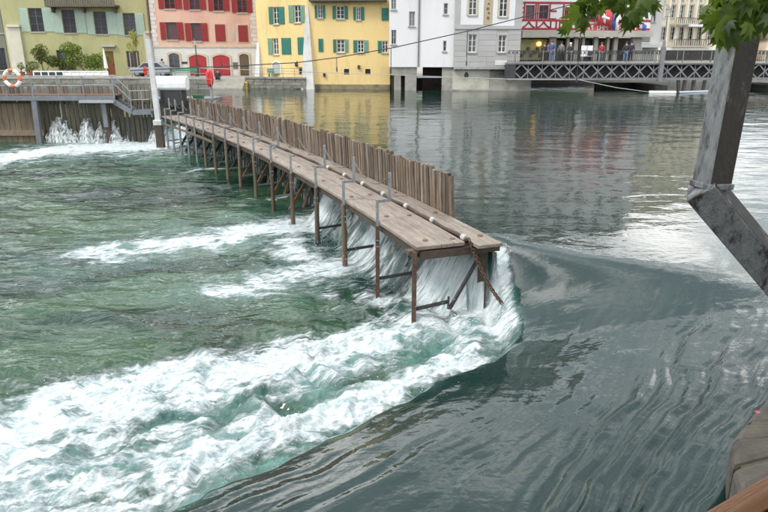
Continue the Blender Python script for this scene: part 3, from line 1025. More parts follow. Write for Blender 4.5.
    def shutter(self, root, r, m, px=True, name='shutter', out=0.015):
        u0, z0, u1, z1 = self.rect(r) if px else r
        u0 += 0.015; u1 -= 0.015
        mb = MB()
        self.slab((u0, z0, u1, z1), out, out + 0.035, mb)
        n = max(6, int((z1 - z0) / 0.16))
        for k in range(n):
            a = z0 + 0.08 + (z1 - z0 - 0.16) * k / n
            self.slab((u0 + 0.06, a, u1 - 0.06, a + 0.55 * (z1 - z0 - 0.16) / n), out + 0.036, out + 0.055, mb)
        for a, b in ((u0, u0 + 0.055), (u1 - 0.055, u1)):
            self.slab((a, z0, b, z1), out + 0.036, out + 0.06, mb)
        return mb.build(name, m, root)
    def part(self, root, name, r, m, out0=-0.02, out1=0.05, px=True, bevel=0):
        return self.slab(self.rect(r) if px else r, out0, out1).build(name, m, root, bevel=bevel)
    def body(self, root, m, z0, z1, depth, roof_h=4.0, roof=True, over=0.5, name='side_wall'):
        mb = MB()
        W = self.W
        c = [(0, 0), (W, 0), (W, -depth), (0, -depth)]
        for i in (1, 2, 3):
            a, b = c[i], c[(i + 1) % 4]
            mb.add([self.pt(a[0], z0, a[1]), self.pt(b[0], z0, b[1]), self.pt(b[0], z1, b[1]), self.pt(a[0], z1, a[1])], [(0, 1, 2, 3)])
        # dark room behind the panes and a lid
        mb.add([self.pt(0, z1, 0), self.pt(W, z1, 0), self.pt(W, z1, -depth), self.pt(0, z1, -depth)], [(0, 1, 2, 3)])
        mb.build(name, m, root)
        if roof:
            o = over
            ridge = [(-o, z1 + roof_h, -depth / 2), (W + o, z1 + roof_h, -depth / 2)]
            vs = [self.pt(-o, z1 - 0.1, o), self.pt(W + o, z1 - 0.1, o), self.pt(W + o, z1 - 0.1, -depth - o), self.pt(-o, z1 - 0.1, -depth - o),
                  self.pt(-o + roof_h * 0.35, z1 + roof_h, -depth / 2), self.pt(W + o - roof_h * 0.35, z1 + roof_h, -depth / 2)]
            MB().add(vs, [(0, 1, 5, 4), (1, 2, 5), (2, 3, 4, 5), (3, 0, 4), (3, 2, 1, 0)]).build('roof', ROOF, root)
def arch_poly(F, u0, z0, u1, z1, rise, out, n=9):
    """outline of an opening with a segmental head"""
    pts = [F.pt(u0, z0, out), F.pt(u1, z0, out)]
    for i in range(n + 1):
        t = i / n
        pts.append(F.pt(u1 + (u0 - u1) * t, z1 - rise + rise * math.sin(math.pi * t) ** 0.8, out))
    return pts
def arch_ring(F, root, u0, z0, u1, z1, rise, k, m, name='surround', out=0.07):
    a = arch_poly(F, u0 - k, z0, u1 + k, z1 + k, rise, out)
    b = arch_poly(F, u0, z0, u1, z1, rise, out)
    n = len(a)
    vs = a + b
    fs = []
    order = list(range(1, n)) + [0]
    for i in range(n - 1):
        p, q = order[i], order[i + 1]
        fs.append((p, q, n + q, n + p))
    mb = MB().add(vs, fs)
    off = F.n * -0.09
    mb.add([v + off for v in vs], fs)
    for i in range(n - 1):
        p, q = order[i], order[i + 1]
        mb.add([a[p], a[q], a[q] + off, a[p] + off], [(0, 1, 2, 3)])
        mb.add([b[p], b[q], b[q] + off, b[p] + off], [(0, 1, 2, 3)])
    return mb.build(name, m, root)
def root_at(F, name, label, cat='building', z=0.0):
    q = F.pt(F.W / 2, z)
    return thing(name, q, label, cat)

# --- green house
Z1 = Zm(0)
F = Facade(9, 74.5, 152, 74.5)
h = root_at(F, 'green_house', 'pale olive green house with mint shutters and a dark balcony above', 'building', Z_Q)
MINT = mat('mint_shutter_paint', (0.40, 0.50, 0.42), (0.32, 0.42, 0.35), 0.7, 3)
OLIVE = mat('olive_plaster', (0.41, 0.40, 0.205), (0.345, 0.335, 0.17), 0.9, 0.5, 0.2, 12, dirt=(0.27, 0.27, 0.15), dscale=0.6, dpos=(0.48, 0.78), stretch=(1, 1, 0.3), coord='World')
BROWNF = mat('dark_brown_window_frame', (0.15, 0.12, 0.10), (0.11, 0.085, 0.07), 0.6, 3)
for x0, a, b, x1, ya, yb in ((97, 140, 207, 258, 38, 152), (258, 300, 362, 412, 46, 158), (415, 452, 512, 560, 54, 164), (560, 592, 650, 692, 62, 168)):
    F.window(h, Z1(a, ya, b, yb), BROWNF)
    F.shutter(h, Z1(x0, ya, a, yb), MINT)
    F.shutter(h, Z1(b, ya, x1, yb), MINT)
F.window(h, Z1(608, 244, 668, 322), BROWNF, rows=2)
F.window(h, Z1(275, 240, 360, 335), BROWNF, rows=2)
r = F.rect(Z1(508, 245, 548, 356))
F.holes.append((r[0], Z_Q + .02, r[2], r[3]))
d_ = F.slab((r[0], Z_Q + .02, r[2], r[3]), -0.16, -0.1).build('door', mat('brown_door_wood', (0.25, 0.09, 0.035), (0.17, 0.06, 0.025), 0.6, 4, stretch=(4, 4, 1)), h)
F.slab((r[2] - 0.18, 1.9, r[2] - 0.1, 2.05), -0.1, -0.04).build('handle', DARKIRON, d_)
F.part(h, 'door_canopy', Z1(490, 214, 556, 224), SILL, 0.0, 0.35)
PIL = mat('cream_pilaster_stone', (0.56, 0.54, 0.44), (0.47, 0.45, 0.37), 0.9, 1)
F.part(h, 'pilaster', (10, 27, 24, 74), PIL, 0.0, 0.22)
F.part(h, 'pilaster', (146, 33, 154, 74), PIL, 0.0, 0.22)
F.part(h, 'cornice', (8, 24.5, 21, 27), PIL, 0.0, 0.42)
F.part(h, 'cornice', (146, 31, 154, 33.2), PIL, 0.0, 0.42)
for u in (1.2, 4.6, 8.0, 11.4, 14.2):
    for z in (11.5, 14.4):
        if u + 1.5 < F.W:
            F.window(h, (u, z, u + 1.3, z + 1.8), BROWNF, px=False)
            F.shutter(h, (u - 0.65, z, u, z + 1.8), MINT, px=False); F.shutter(h, (u + 1.3, z, u + 1.95, z + 1.8), MINT, px=False)
F.wall(h, OLIVE, Z_Q, 17.0)
F.body(h, OLIVE, Z_Q, 17.0, 12)
bal = F.rect((50, -4, 119, 7.5))
bo = F.slab((bal[0], bal[3] - 1.15, bal[2], bal[3] - 0.95), 0, 1.3).build('balcony', mat('dark_balcony_timber', (0.13, 0.115, 0.09), (0.075, 0.066, 0.052), 0.8, 4, vary=0.1), h)
F.slab((bal[0], bal[3] - 0.05, bal[2], bal[3] + 0.05), 1.22, 1.3).build('handrail', MATS['dark_balcony_timber'], bo)
for k in range(30):
    u = bal[0] + 0.1 + (bal[2] - bal[0] - 0.2) * k / 29
    F.slab((u - 0.10, bal[3] - 0.94, u + 0.10, bal[3] - 0.06), 1.24, 1.28).build('balcony_board', MATS['dark_balcony_timber'], bo)
for u in (bal[0] + 0.4, (bal[0] + bal[2]) / 2, bal[2] - 0.4):
    F.slab((u - 0.08, bal[3] - 1.7, u + 0.08, bal[3] - 1.16), 0, 0.7).build('bracket', MATS['dark_balcony_timber'], bo)

# --- grey green neighbour at the very left edge
F = Facade(-90, 74.8, 8.5, 74.8)
h = root_at(F, 'grey_house', 'dark grey green house front at the far left edge', 'building', Z_Q)
GG = mat('grey_green_plaster', (0.20, 0.21, 0.15), (0.15, 0.16, 0.12), 0.9, 0.6, 0.2, 12, coord='World')
F.window(h, (-3, 12, 5, 33), BROWNF); F.window(h, (-30, 12, -20, 33), BROWNF); F.window(h, (-4, 48, 6, 70), DARKIRON, cols=3, rows=1); F.window(h, (-30, 50, -18, 68), BROWNF)
F.wall(h, GG, Z_Q, 15.5)
F.body(h, GG, Z_Q, 15.5, 12)

# --- pink house
Z2 = Zm(140)
F = Facade(154.5, 72.5, 258.5, 72.5)
h = root_at(F, 'pink_house', 'pink house with dark red shutters over a white ground floor with arched red gates', 'building', Z_Q)
PINK = mat('pink_plaster', (0.65, 0.41, 0.315), (0.58, 0.36, 0.275), 0.9, 0.5, 0.2, 12, dirt=(0.45, 0.28, 0.22), dscale=0.6, dpos=(0.5, 0.8), stretch=(1, 1, 0.3), coord='World')
WPL = mat('white_ground_floor_plaster', (0.64, 0.62, 0.58), (0.53, 0.52, 0.49), 0.9, 0.8, 0.3, 10, dirt=(0.42, 0.41, 0.38), dscale=0.5, coord='World')
REDS = mat('dark_red_shutter_paint', (0.30, 0.022, 0.022), (0.23, 0.018, 0.018), 0.6, 3)
REDD = mat('red_gate_paint', (0.38, 0.025, 0.03), (0.29, 0.02, 0.025), 0.55, 2)
SURR = mat('sandstone_surround', (0.54, 0.48, 0.36), (0.44, 0.39, 0.30), 0.9, 2)
zb = F.uz(200, 46.5)[1]
for x0, a, b, x1, ya, yb in ((98, 125, 178, 210, 106, 190), (218, 246, 294, 326, 110, 196), (87, 115, 165, 200, -40, 42), (207, 235, 286, 316, -36, 46), (326, 350, 398, 428, -34, 52), (438, 464, 512, 538, -30, 60)):
    F.window(h, Z2(a, ya, b, yb), REDS, surround=SURR)
    F.shutter(h, Z2(x0, ya, a, yb), REDS, out=0.04)
    F.shutter(h, Z2(b, ya, x1, yb), REDS, out=0.04)
for q in ((361, 116, 410, 198), (471, 120, 518, 200)):
    F.part(h, 'surround', Z2(q[0] - 7, q[1] - 7, q[2] + 7, q[3] + 5), SURR, 0.0, 0.03)
    F.shutter(h, Z2(*q), REDS, out=0.035)
for z in (11.2, 14.2):
    for k in range(4):
        u = 0.9 + 2.75 * k
        F.window(h, (u, z, u + 1.2, z + 1.75), REDS, px=False)
        F.shutter(h, (u - 0.6, z, u, z + 1.75), REDS, px=False); F.shutter(h, (u + 1.2, z, u + 1.8, z + 1.75), REDS, px=False)
def arched(F, h, q, rise, m, nm, leafs=2, win=False):
    u0, z0, u1, z1 = F.rect(q)
    if not win:
        z0 = Z_Q
    arch_ring(F, h, u0, z0, u1, z1, rise, 0.2, SURR)
    ob = MB().prism(arch_poly(F, u0, z0, u1, z1, rise, 0.004), F.n * 0.02).build(nm, m, h)
    if not win:
        for k in range(leafs):
            a = u0 + (u1 - u0) * k / leafs + 0.06; b = u0 + (u1 - u0) * (k + 1) / leafs - 0.06
            for za, zb_ in ((z0 + 0.12, z0 + 0.9), (z0 + 1.0, z1 - rise - 0.1)):
                F.slab((a, za, b, zb_), 0.026, 0.05).build('panel', m, ob)
        F.slab(((u0 + u1) / 2 + 0.05, z0 + 1.0, (u0 + u1) / 2 + 0.13, z0 + 1.16), 0.05, 0.1).build('handle', DARKIRON, ob)
    return ob
arched(F, h, Z2(238, 262, 320, 356), 0.28, REDD, 'gate')
arched(F, h, Z2(351, 263, 431, 362), 0.28, REDD, 'gate')
arched(F, h, Z2(479, 258, 523, 362), 0.18, mat('old_brown_door', (0.13, 0.09, 0.055), (0.08, 0.055, 0.035), 0.7, 4), 'door', 1)
w_ob = arched(F, h, Z2(140, 254, 190, 332), 0.22, GLASS, 'window', win=True)
r = F.rect(Z2(140, 254, 190, 332))
for k in range(3):
    F.slab((r[0] + (r[2] - r[0]) * k / 2 - 0.04, r[1], r[0] + (r[2] - r[0]) * k / 2 + 0.04, r[3] - 0.15), 0.026, 0.045).build('mullion', BROWNF, w_ob)
for k in (1, 2):
    zc = r[1] + (r[3] - r[1]) * k / 3
    F.slab((r[0] + .04, zc - 0.03, r[2] - .04, zc + 0.03), 0.0255, 0.0445).build('glazing_bar', BROWNF, w_ob)
F.part(h, 'plaque', Z2(200, 295, 228, 305), DARKIRON, 0.0, 0.04)
F.part(h, 'plaque', Z2(446, 298, 470, 330), BROWNF, 0.0, 0.05)
F.part(h, 'notice', Z2(442, 145, 454, 195), SILL, 0.0, 0.03)
F.slab((0, zb - 0.10, F.W, zb + 0.10), 0.0, 0.06).build('storey_band', SURR, h)
zq = 17.5
QUO = mat('pale_quoin_stone', (0.62, 0.60, 0.56), (0.52, 0.50, 0.47), 0.9, 1, vary=0.06)
qz = zb + 0.1
k = 0
while qz < 14:
    for side in (0, 1):
        wq = 0.62 if k % 2 == 0 else 0.45
        u0 = 0.02 if side == 0 else F.W - wq - 0.02
        F.slab((u0, qz + 0.015, u0 + wq, qz + 0.40), 0.0, 0.03).build('quoin', QUO, h)
    qz += 0.42
    k += 1
F.wall(h, WPL, Z_Q, zb, 'ground_floor_wall')
F.wall(h, PINK, zb, zq)
F.body(h, PINK, Z_Q, zq, 11)
dp = MB().tube([F.pt(-0.15, Z_Q, 0.10), F.pt(-0.15, zq, 0.10)], 0.07, 8).build('downpipe', BROWNF, h)

# --- yellow house: two fronts meeting at a white buttress
Z3 = Zm(250)
YEL = mat('yellow_plaster', (0.77, 0.58, 0.26), (0.70, 0.52, 0.235), 0.9, 0.45, 0.2, 12, dirt=(0.50, 0.37, 0.17), dscale=0.6, dpos=(0.5, 0.8), stretch=(1, 1, 0.3), coord='World')
TEAL = mat('teal_shutter_paint', (0.03, 0.20, 0.155), (0.022, 0.15, 0.115), 0.6, 3)
TEALG = mat('faded_green_shutter_paint', (0.17, 0.33, 0.25), (0.13, 0.27, 0.20), 0.6, 3)
FL = Facade(258.5, Y_YEL_L, 309, Y_YEL_M)
FR = Facade(309, Y_YEL_M, 390, Y_YEL_R)
h = thing('yellow_house', FR.pt(0, 0), 'bright yellow house with teal shutters rising straight from the river', 'building')
def teal_win(F, x0, a, b, x1, ya, yb, m1=TEAL, m2=TEAL):
    F.window(h, Z3(a, ya, b, yb))
    if x0: F.shutter(h, Z3(x0, ya, a, yb), m1)
    if x1: F.shutter(h, Z3(b, ya, x1, yb), m2)
teal_win(FL, 92, 110, 138, 166, 32, 115)
teal_win(FL, 187, 211, 243, 262, 24, 108, TEALG, TEALG)
teal_win(FL, 88, 110, 136, None, 183, 261, TEALG)
FL.shutter(h, Z3(153, 181, 197, 260), TEAL)
FL.shutter(h, Z3(230, 178, 262, 260), TEAL)
r = FL.rect(Z3(106, 296, 150, 350))
arch_ring(FL, h, r[0] + .1, r[1], r[2] - .1, r[3], 0.3, 0.12, WFRAME)
MB().prism(arch_poly(FL, r[0] + .1, r[1], r[2] - .1, r[3], 0.3, 0.004), FL.n * 0.02).build('door', SILL, h)
FL.window(h, Z3(234, 322, 260, 358), DARKIRON, cols=1, rows=1, sill=False)
teal_win(FR, 310, 323, 348, 361, 25, 86)
teal_win(FR, 395, 413, 452, 470, 27, 90)
teal_win(FR, 495, 508, 530, 548, 33, 95)
FR.shutter(h, Z3(630, 38, 664, 98), TEAL)
FR.shutter(h, Z3(328, 185, 351, 247), TEAL)
teal_win(FR, 398, 415, 454, 472, 188, 250, TEAL, TEALG)
teal_win(FR, 495, 515, 545, 567, 192, 251, TEAL, TEALG)
teal_win(FR, 612, 632, 661, None, 195, 252)
for q in ((450, 330, 475, 357), (552, 330, 577, 357)):
    FR.window(h, Z3(*q), DARKIRON, cols=1, rows=1, sill=False)
for u in (1.0, 3.2, 5.4):
    for z in (9.9, 12.8):
        if u < FR.W - 1.5:
            FR.window(h, (u, z, u + 0.9, z + 1.4), px=False)
            FR.shutter(h, (u - 0.5, z, u, z + 1.4), TEAL, px=False); FR.shutter(h, (u + 0.9, z, u + 1.4, z + 1.4), TEAL, px=False)
ytop = 15.2
FL.wall(h, YEL, Z_Q - 0.4, ytop)
FR.wall(h, YEL, -0.6, ytop)
FR.slab((0, -0.6, FR.W, 0.42), 0.004, 0.10).build('plinth', mat('mossy_plinth', (0.33, 0.27, 0.15), (0.10, 0.10, 0.065), 0.9, 1.2, 0.5, 8, coord='World'), h)
mb = MB()
vs = [FL.pt(0, 0), FL.pt(FL.W, 0), FR.pt(FR.W, 0), FR.pt(FR.W, 0, -11), FL.pt(0, 0, -9)]
for i in (2, 3, 4):
    a, b = vs[i], vs[(i + 1) % 5]
    mb.add([(a.x, a.y, -0.5), (b.x, b.y, -0.5), (b.x, b.y, ytop), (a.x, a.y, ytop)], [(0, 1, 2, 3)])
mb.build('side_wall', YEL, h)
cen = sum(vs, Vector()) / 5
ap = []
for v in vs:
    q = cen + (v - cen) * 1.07
    ap.append((q.x, q.y, ytop - 0.05))
mb = MB().add(ap + [(cen.x - 2, cen.y, ytop + 4.2), (cen.x + 2, cen.y, ytop + 4.2)], [(0, 1, 6, 5), (1, 2, 6), (2, 3, 6), (3, 4, 5, 6), (4, 0, 5), (4, 3, 2, 1, 0)])
mb.build('roof', ROOF, h)
# a timber gallery ledge high on the right front
r = FR.rect((306, -9, 392, 1.5))
FR.slab((0.3, r[1], FR.W - 0.3, r[1] + 0.2), 0.0, 0.8).build('ledge', MATS['dark_balcony_timber'], h)
u0, z_, u1, _ = FR.rect((306, 8, 316, 87))
pb_ = [FR.pt(-0.75, -0.6, 0.7), FR.pt(0.55, -0.6, 0.7), FR.pt(0.08, 7.4, 0.02), FR.pt(-0.12, 7.4, 0.02)]
bk_ = [FR.pt(-0.75, -0.6, -0.5), FR.pt(0.55, -0.6, -0.5), FR.pt(0.08, 7.4, -0.3), FR.pt(-0.12, 7.4, -0.3)]
MB().add(pb_ + bk_, [(0, 1, 2, 3), (7, 6, 5, 4), (0, 4, 5, 1), (1, 5, 6, 2), (2, 6, 7, 3), (3, 7, 4, 0)]).build('buttress', mat('whitewash', (0.66, 0.65, 0.62), (0.52, 0.52, 0.50), 0.9, 1, 0.3, 10, dirt=(0.4, 0.4, 0.38), dscale=0.6, coord='World'), h)
pb_ = [FL.pt(-0.2, Z_Q, 0.45), FL.pt(0.45, Z_Q, 0.45), FL.pt(0.25, 4.2, 0.02), FL.pt(-0.1, 4.2, 0.02)]
bk_ = [v - FL.n * 0.6 for v in pb_]
MB().add(pb_ + bk_, [(0, 1, 2, 3), (7, 6, 5, 4), (0, 4, 5, 1), (1, 5, 6, 2), (2, 6, 7, 3), (3, 7, 4, 0)]).build('buttress', MATS['whitewash'], h)
for q, F_ in (((225, 310), FL), ((357, 358), FR), ((522, 320), FR)):
    u, z = F_.uz(250 + q[0] / 4.79, q[1] / 4.79)
    F_.slab((u - 0.1, z - 0.15, u + 0.1, z + 0.15), 0.01, 0.2).build('wall_lamp', DARKIRON, h)

# --- white river house: three white faces, overhanging a stone base
Z4 = Zm(380)
WH = mat('white_plaster', (0.70, 0.70, 0.705), (0.63, 0.63, 0.64), 0.9, 0.4, 0.15, 12, dirt=(0.55, 0.55, 0.55), dscale=0.6, dpos=(0.5, 0.8), stretch=(1, 1, 0.3), coord='World')
BASE = mat('river_stained_concrete', (0.36, 0.35, 0.31), (0.23, 0.225, 0.20), 0.9, 1.1, 0.4, 9, dirt=(0.14, 0.14, 0.115), dscale=0.7, coord='World')
Y_W = 59.6
F1 = Facade(389.3, Y_W, 418.3, Y_W)
F2 = Facade(418.5, Y_W - 0.02, 454, Y_W - 0.5)
zo = F1.uz(400, 67)[1]
h = thing('white_house', F2.pt(0, 0), 'plain white house with tiny windows overhanging the river on concrete piers', 'building')
GW = mat('grey_window_frame', (0.40, 0.41, 0.42), (0.33, 0.34, 0.35), 0.6, 3)
for q in ((53, -22, 78, 45), (139, 55, 167, 125), (54, 143, 78, 212)):
    F1.window(h, Z4(*q), GW, rows=2)
for q in ((305, 15, 325, 68), (302, 195, 318, 245)):
    F2.window(h, Z4(*q), GW, cols=1, rows=2)
for F_ in (F1, F2):
    for z in (9.6, 12.6):
        F_.window(h, (F_.W * 0.35, z, F_.W * 0.35 + 0.7, z + 1.2), GW, rows=2, px=False)
F1.wall(h, WH, zo, 15.0)
F2.wall(h, WH, zo, 15.0)
mb = MB()
vs = [F1.pt(0, 0), F1.pt(F1.W, 0), F2.pt(F2.W, 0), F2.pt(F2.W, 0, -11), F1.pt(0, 0, -11)]
for i in (2, 3, 4):
    a, b = vs[i], vs[(i + 1) % 5]
    mb.add([(a.x, a.y, zo), (b.x, b.y, zo), (b.x, b.y, 15), (a.x, a.y, 15)], [(0, 1, 2, 3)])
mb.add([(v.x, v.y, zo) for v in vs], [(0, 1, 2, 3, 4)])
mb.build('side_wall', WH, h)
cen = sum(vs, Vector()) / 5
ap = [cen + (v - cen) * 1.08 for v in vs]
MB().add([(v.x, v.y, 14.95) for v in ap] + [(cen.x - 1.2, cen.y, 19), (cen.x + 1.2, cen.y, 19)], [(0, 1, 2, 6, 5), (2, 3, 6), (3, 4, 5, 6), (4, 0, 5), (4, 3, 2, 1, 0)]).build('roof', ROOF, h)
MB().tube([F2.pt(0.0, zo, 0.08), F2.pt(0.0, 15, 0.08)], 0.06, 8).build('downpipe', mat('zinc_pipe', (0.16, 0.165, 0.17), (0.12, 0.125, 0.13), 0.5, 3), h)
for q in ((68, 355, 100, 432), (120, 355, 175, 432)):
    F1.slab((*F1.rect(Z4(*q))[:1], -0.9, F1.rect(Z4(*q))[2], F1.rect(Z4(*q))[3]), -1.0, -0.15).build('pier', BASE, h)
F1.slab((0.1, zo - 0.7, F1.W - 0.1, zo - 0.005), -1.2, -0.12).build('base_beam', BASE, h)
F1.slab((0.2, -0.9, F1.W - 0.2, zo - 0.7), -2.2, -1.8).build('base_wall', W_DARK, h)
F2.slab((0.1, -0.9, 2.1, zo - 0.005), -3.5, -3.0).build('base_wall', W_DARK, h)
F2.slab((2.1, -0.9, F2.W - 0.05, zo - 0.005), -2.4, -0.18).build('base_block', BASE, h)
F2.slab((-0.1, 1.1, 2.4, 1.2), -1.2, -0.2).build('jetty_plank', GREYPAINT, h)

# --- grey and white house beside the bridge
F = Facade(453.6, Y_W - 0.8, 519.5, Y_W - 0.8)
h = root_at(F, 'grey_stone_house', 'grey banded house with white panels and painted cartouche beside the bridge', 'building')
GST = mat('grey_ashlar', (0.42, 0.415, 0.41), (0.36, 0.355, 0.35), 0.9, 0.7, 0.2, 9, coord='World', vary=0.03)
TAN = mat('ochre_cartouche', (0.45, 0.38, 0.25), (0.37, 0.31, 0.21), 0.9, 3)
for q in ((425, -25, 465, 72), (572, -20, 612, 80)):
    F.window(h, Z4(*q), WFRAME, surround=SURR)
for q in ((422, 164, 462, 250), (566, 168, 604, 250)):
    F.window(h, Z4(*q), WFRAME, surround=GST)
for k in range(3):
    F.window(h, (0.9 + 1.9 * k, 9.6, 1.9 + 1.9 * k, 11.4), px=False)
    F.window(h, (0.9 + 1.9 * k, 12.5, 1.9 + 1.9 * k, 14.2), px=False)
gh = list(F.holes)
zo2 = F.uz(480, 67.3)[1]
zs_band = F.uz(480, 29)[1]
F.wall(h, GST, zo2, 15.5)
# courses of ashlar on the lower storey, butted round the window openings
cz = zo2 + 0.03
hgt = (zs_band - zo2) / 7
lowh = [g for g in gh if g[3] < zs_band + 0.2]
for i in range(7):
    za, zc = zo2 + hgt * i + 0.012, zo2 + hgt * (i + 1) - 0.012
    cuts = [0.0]
    for g in sorted(lowh):
        if g[1] - 0.02 < zc and g[3] + 0.16 > za:
            cuts += [g[0] - 0.15, g[2] + 0.15]
    cuts.append(F.W)
    for a, b in zip(cuts[::2], cuts[1::2]):
        n_ = max(1, int((b - a) / 1.3))
        for j in range(n_):
            F.slab((a + (b - a) * j / n_ + 0.012, za, a + (b - a) * (j + 1) / n_ - 0.012, zc), 0.0, 0.025).build('ashlar', GST, h)
F.slab((0, zs_band, F.W, zs_band + 0.28), 0.0, 0.10).build('string_course', GST, h)
wp1, wp2 = F.rect(Z4(388, -60, 498, 118)), F.rect(Z4(541, -60, 648, 128))
for wp in (wp1, wp2):
    g = [x for x in gh if wp[0] < x[0] < wp[2] and x[3] < wp[3] + 3 and x[1] > wp[1]][0]
    top = g[3] + 0.9
    for q in ((wp[0], wp[1], g[0] - 0.15, top), (g[2] + 0.15, wp[1], wp[2], top), (g[0] - 0.15, wp[1], g[2] + 0.15, g[1] - 0.11), (g[0] - 0.15, g[3] + 0.15, g[2] + 0.15, top)):
        F.slab(q, 0.0, 0.02).build('white_panel', WH, h)
cq = F.rect(Z4(500, -60, 540, 118))
F.slab((cq[0], cq[1], cq[2], cq[3]), 0.0, 0.03).build('cartouche', TAN, h)
um = (cq[0] + cq[2]) / 2
mb = MB()
for k, (du, zz, s_) in enumerate(((0, 0.55, .16), (0.05, 0.95, .12), (-0.05, 1.3, .15), (0, 1.7, .11), (0.03, 2.1, .14))):
    zc = cq[1] + zz
    mb.prism([F.pt(um + du - s_, zc, 0.03), F.pt(um + du, zc - s_, 0.03), F.pt(um + du + s_, zc, 0.03), F.pt(um + du, zc + s_, 0.03)], F.n * 0.02)
mb.build('scroll_ornament', BROWNF, h)
nt_ = F.rect(Z4(551, 288, 606, 312))
F.slab(nt_, 0.026, 0.05).build('white_patch', WH, h)
F.body(h, GST, zo2, 15.5, 11)
F.slab((0.05, zo2 - 0.16, F.W - 0.05, zo2 - 0.004), -1.5, 0.05).build('base_beam', GREYPAINT, h)
F.slab((0.0, -0.9, F.rect(Z4(318, 340, 528, 400))[2], zo2 - 0.17), -2.5, -0.35).build('base_block', mat('pale_base_render', (0.50, 0.49, 0.42), (0.40, 0.39, 0.34), 0.9, 0.9, 0.3, 9, dirt=(0.26, 0.255, 0.21), dscale=0.6, coord='World'), h)
F.slab((F.rect(Z4(318, 340, 528, 400))[2] + 0.01, -0.9, F.W + 1.2, zo2 - 0.9), -2.5, -0.2).build('base_block', BASE, h)
F.slab((F.rect(Z4(318, 340, 528, 400))[2] + 0.01, zo2 - 0.9, F.W - 0.4, zo2 - 0.17), -2.5, -0.5).build('base_block', STONE, h)
F.slab((-0.02, -0.9, F.W + 1.0, 0.12), -0.19, -0.02).build('plinth', BASE, h)
u, z = F.uz(467, 75)
mb = MB()
mb.prism([F.pt(u - .16, z - .22, -0.35), F.pt(u + .16, z - .22, -0.35), F.pt(u + .18, z + .05, -0.35), F.pt(u + .06, z + .26, -0.35), F.pt(u - .10, z + .24, -0.35), F.pt(u - .2, z + .02, -0.35)], F.n * 0.02)
mb.build('emblem', DARKIRON, h)

# --- half-timbered house with shop arcade behind the bridge
Z5 = Zm(500)
Y_H = 66.0
F = Facade(519, Y_H, 646, Y_H + 1.5)
h = root_at(F, 'half_timbered_house', 'white half timbered house with red beams above a shop arcade behind the bridge', 'building', Z_Q)
REDB = mat('red_timber_paint', (0.33, 0.02, 0.03), (0.25, 0.016, 0.024), 0.6, 2)
z_a, z_b = F.uz(560, 37)[1], F.uz(560, 30.5)[1]
zbridge = P(560, 62.8, 57.5).z
def uu(x):
    return F.uz(x, 20)[0]
def zz(y):
    return F.uz(560, y)[1]
wins = [(525.5, 5, 534.5, 19), (539, 5, 548.5, 19), (564.5, 7, 569, 19), (577, 7, 583, 20), (592, 7, 600, 20), (608, 7, 616, 20), (624, 7, 632, 20)]
wrs = []
for q in wins:
    F.window(h, q, REDB, rows=2, sill=False)
    wrs.append(F.rect(q))
for k in range(6):
    for z in (11.6, 14.6):
        u = 0.8 + k * (F.W - 2) / 5.3
        F.window(h, (u, z, u + 1.0, z + 1.4), REDB, rows=2, sill=False, px=False)
F.wall(h, WH, z_b, 16.5)
F.body(h, WH, z_b, 16.5, 11, 5)
zt, zl = zz(-6), zz(30.5)
zs = zz(20.3)
def timber(p, q, w=0.22, nm='timber'):
    a, b = F.pt(*p, 0.012), F.pt(*q, 0.012)
    MB().beam(a, b, w, 0.05, up=F.n).build(nm, REDB, h)
for z in (zl + 0.15, zs, zz(2.8), zz(-8)):
    timber((0, z), (F.W, z), 0.19)
for q in wrs:
    for u in (q[0] - 0.12, q[2] + 0.12):
        F.slab((u - 0.075, zs + 0.1, u + 0.075, zz(2.8) - 0.1), 0.0, 0.034).build('timber', REDB, h)
for x in (520.5, 536.8, 551, 556.5, 560, 572, 587, 604, 620, 637):
    F.slab((uu(x) - 0.08, zl + 0.25, uu(x) + 0.08, zs - 0.1), 0.0, 0.033).build('timber', REDB, h)
for xa, xb in ((523, 529), (535, 529), (538, 544), (550, 544)):
    a, b = uu(xa), uu(xb)
    pts = [F.pt(a + (b - a) * t, zl + 0.3 + (zs - zl - 0.45) * (t ** 1.7), 0.02) for t in np.linspace(0, 1, 7)]
    MB().tube(pts, 0.075, 6).build('curved_brace', REDB, h)
for x, y0, y1 in ((521, 8, 17), (553, 3, 19)):
    for k in range(3):
        zc = zz(y0 + (y1 - y0) * k / 2)
        F.slab((uu(x) - 0.3, zc - 0.08, uu(x) + 0.3, zc + 0.08), 0.0, 0.035).build('timber', REDB, h)
# arcade: fascia, awning slab, columns, dark recess with lit shop window
CONC = mat('arcade_stone', (0.42, 0.40, 0.35), (0.33, 0.315, 0.28), 0.9, 1, 0.2, 9, coord='World')
F.slab((-0.1, z_a, F.W, z_b - 0.01), -0.4, 0.9).build('fascia', CONC, h)
F.slab((0, Z_Q, F.W, z_a), -3.2, -3.0).build('shop_back_wall', mat('dark_shop_interior', (0.05, 0.045, 0.04), (0.03, 0.028, 0.026), 0.8, 1), h)
F.slab((0, Z_Q, F.W, zbridge), -3.0, 0.3).build('podium', CONC, h)
for x0, x1 in ((519.5, 522), (551.5, 557.5), (568.5, 571), (576, 580), (584, 586.5), (596, 600), (609, 611.5), (616, 620), (634, 644)):
    F.slab((uu(x0), zbridge, uu(x1), z_a), -0.3, 0.1).build('column', CONC, h)
sw = F.rect((523, 39, 551, 60))
gl = F.slab(sw, -1.25, -1.2).build('shop_window', mat('shop_interior_olive', (0.50, 0.47, 0.20), (0.25, 0.27, 0.12), 0.5, 1.3), h)
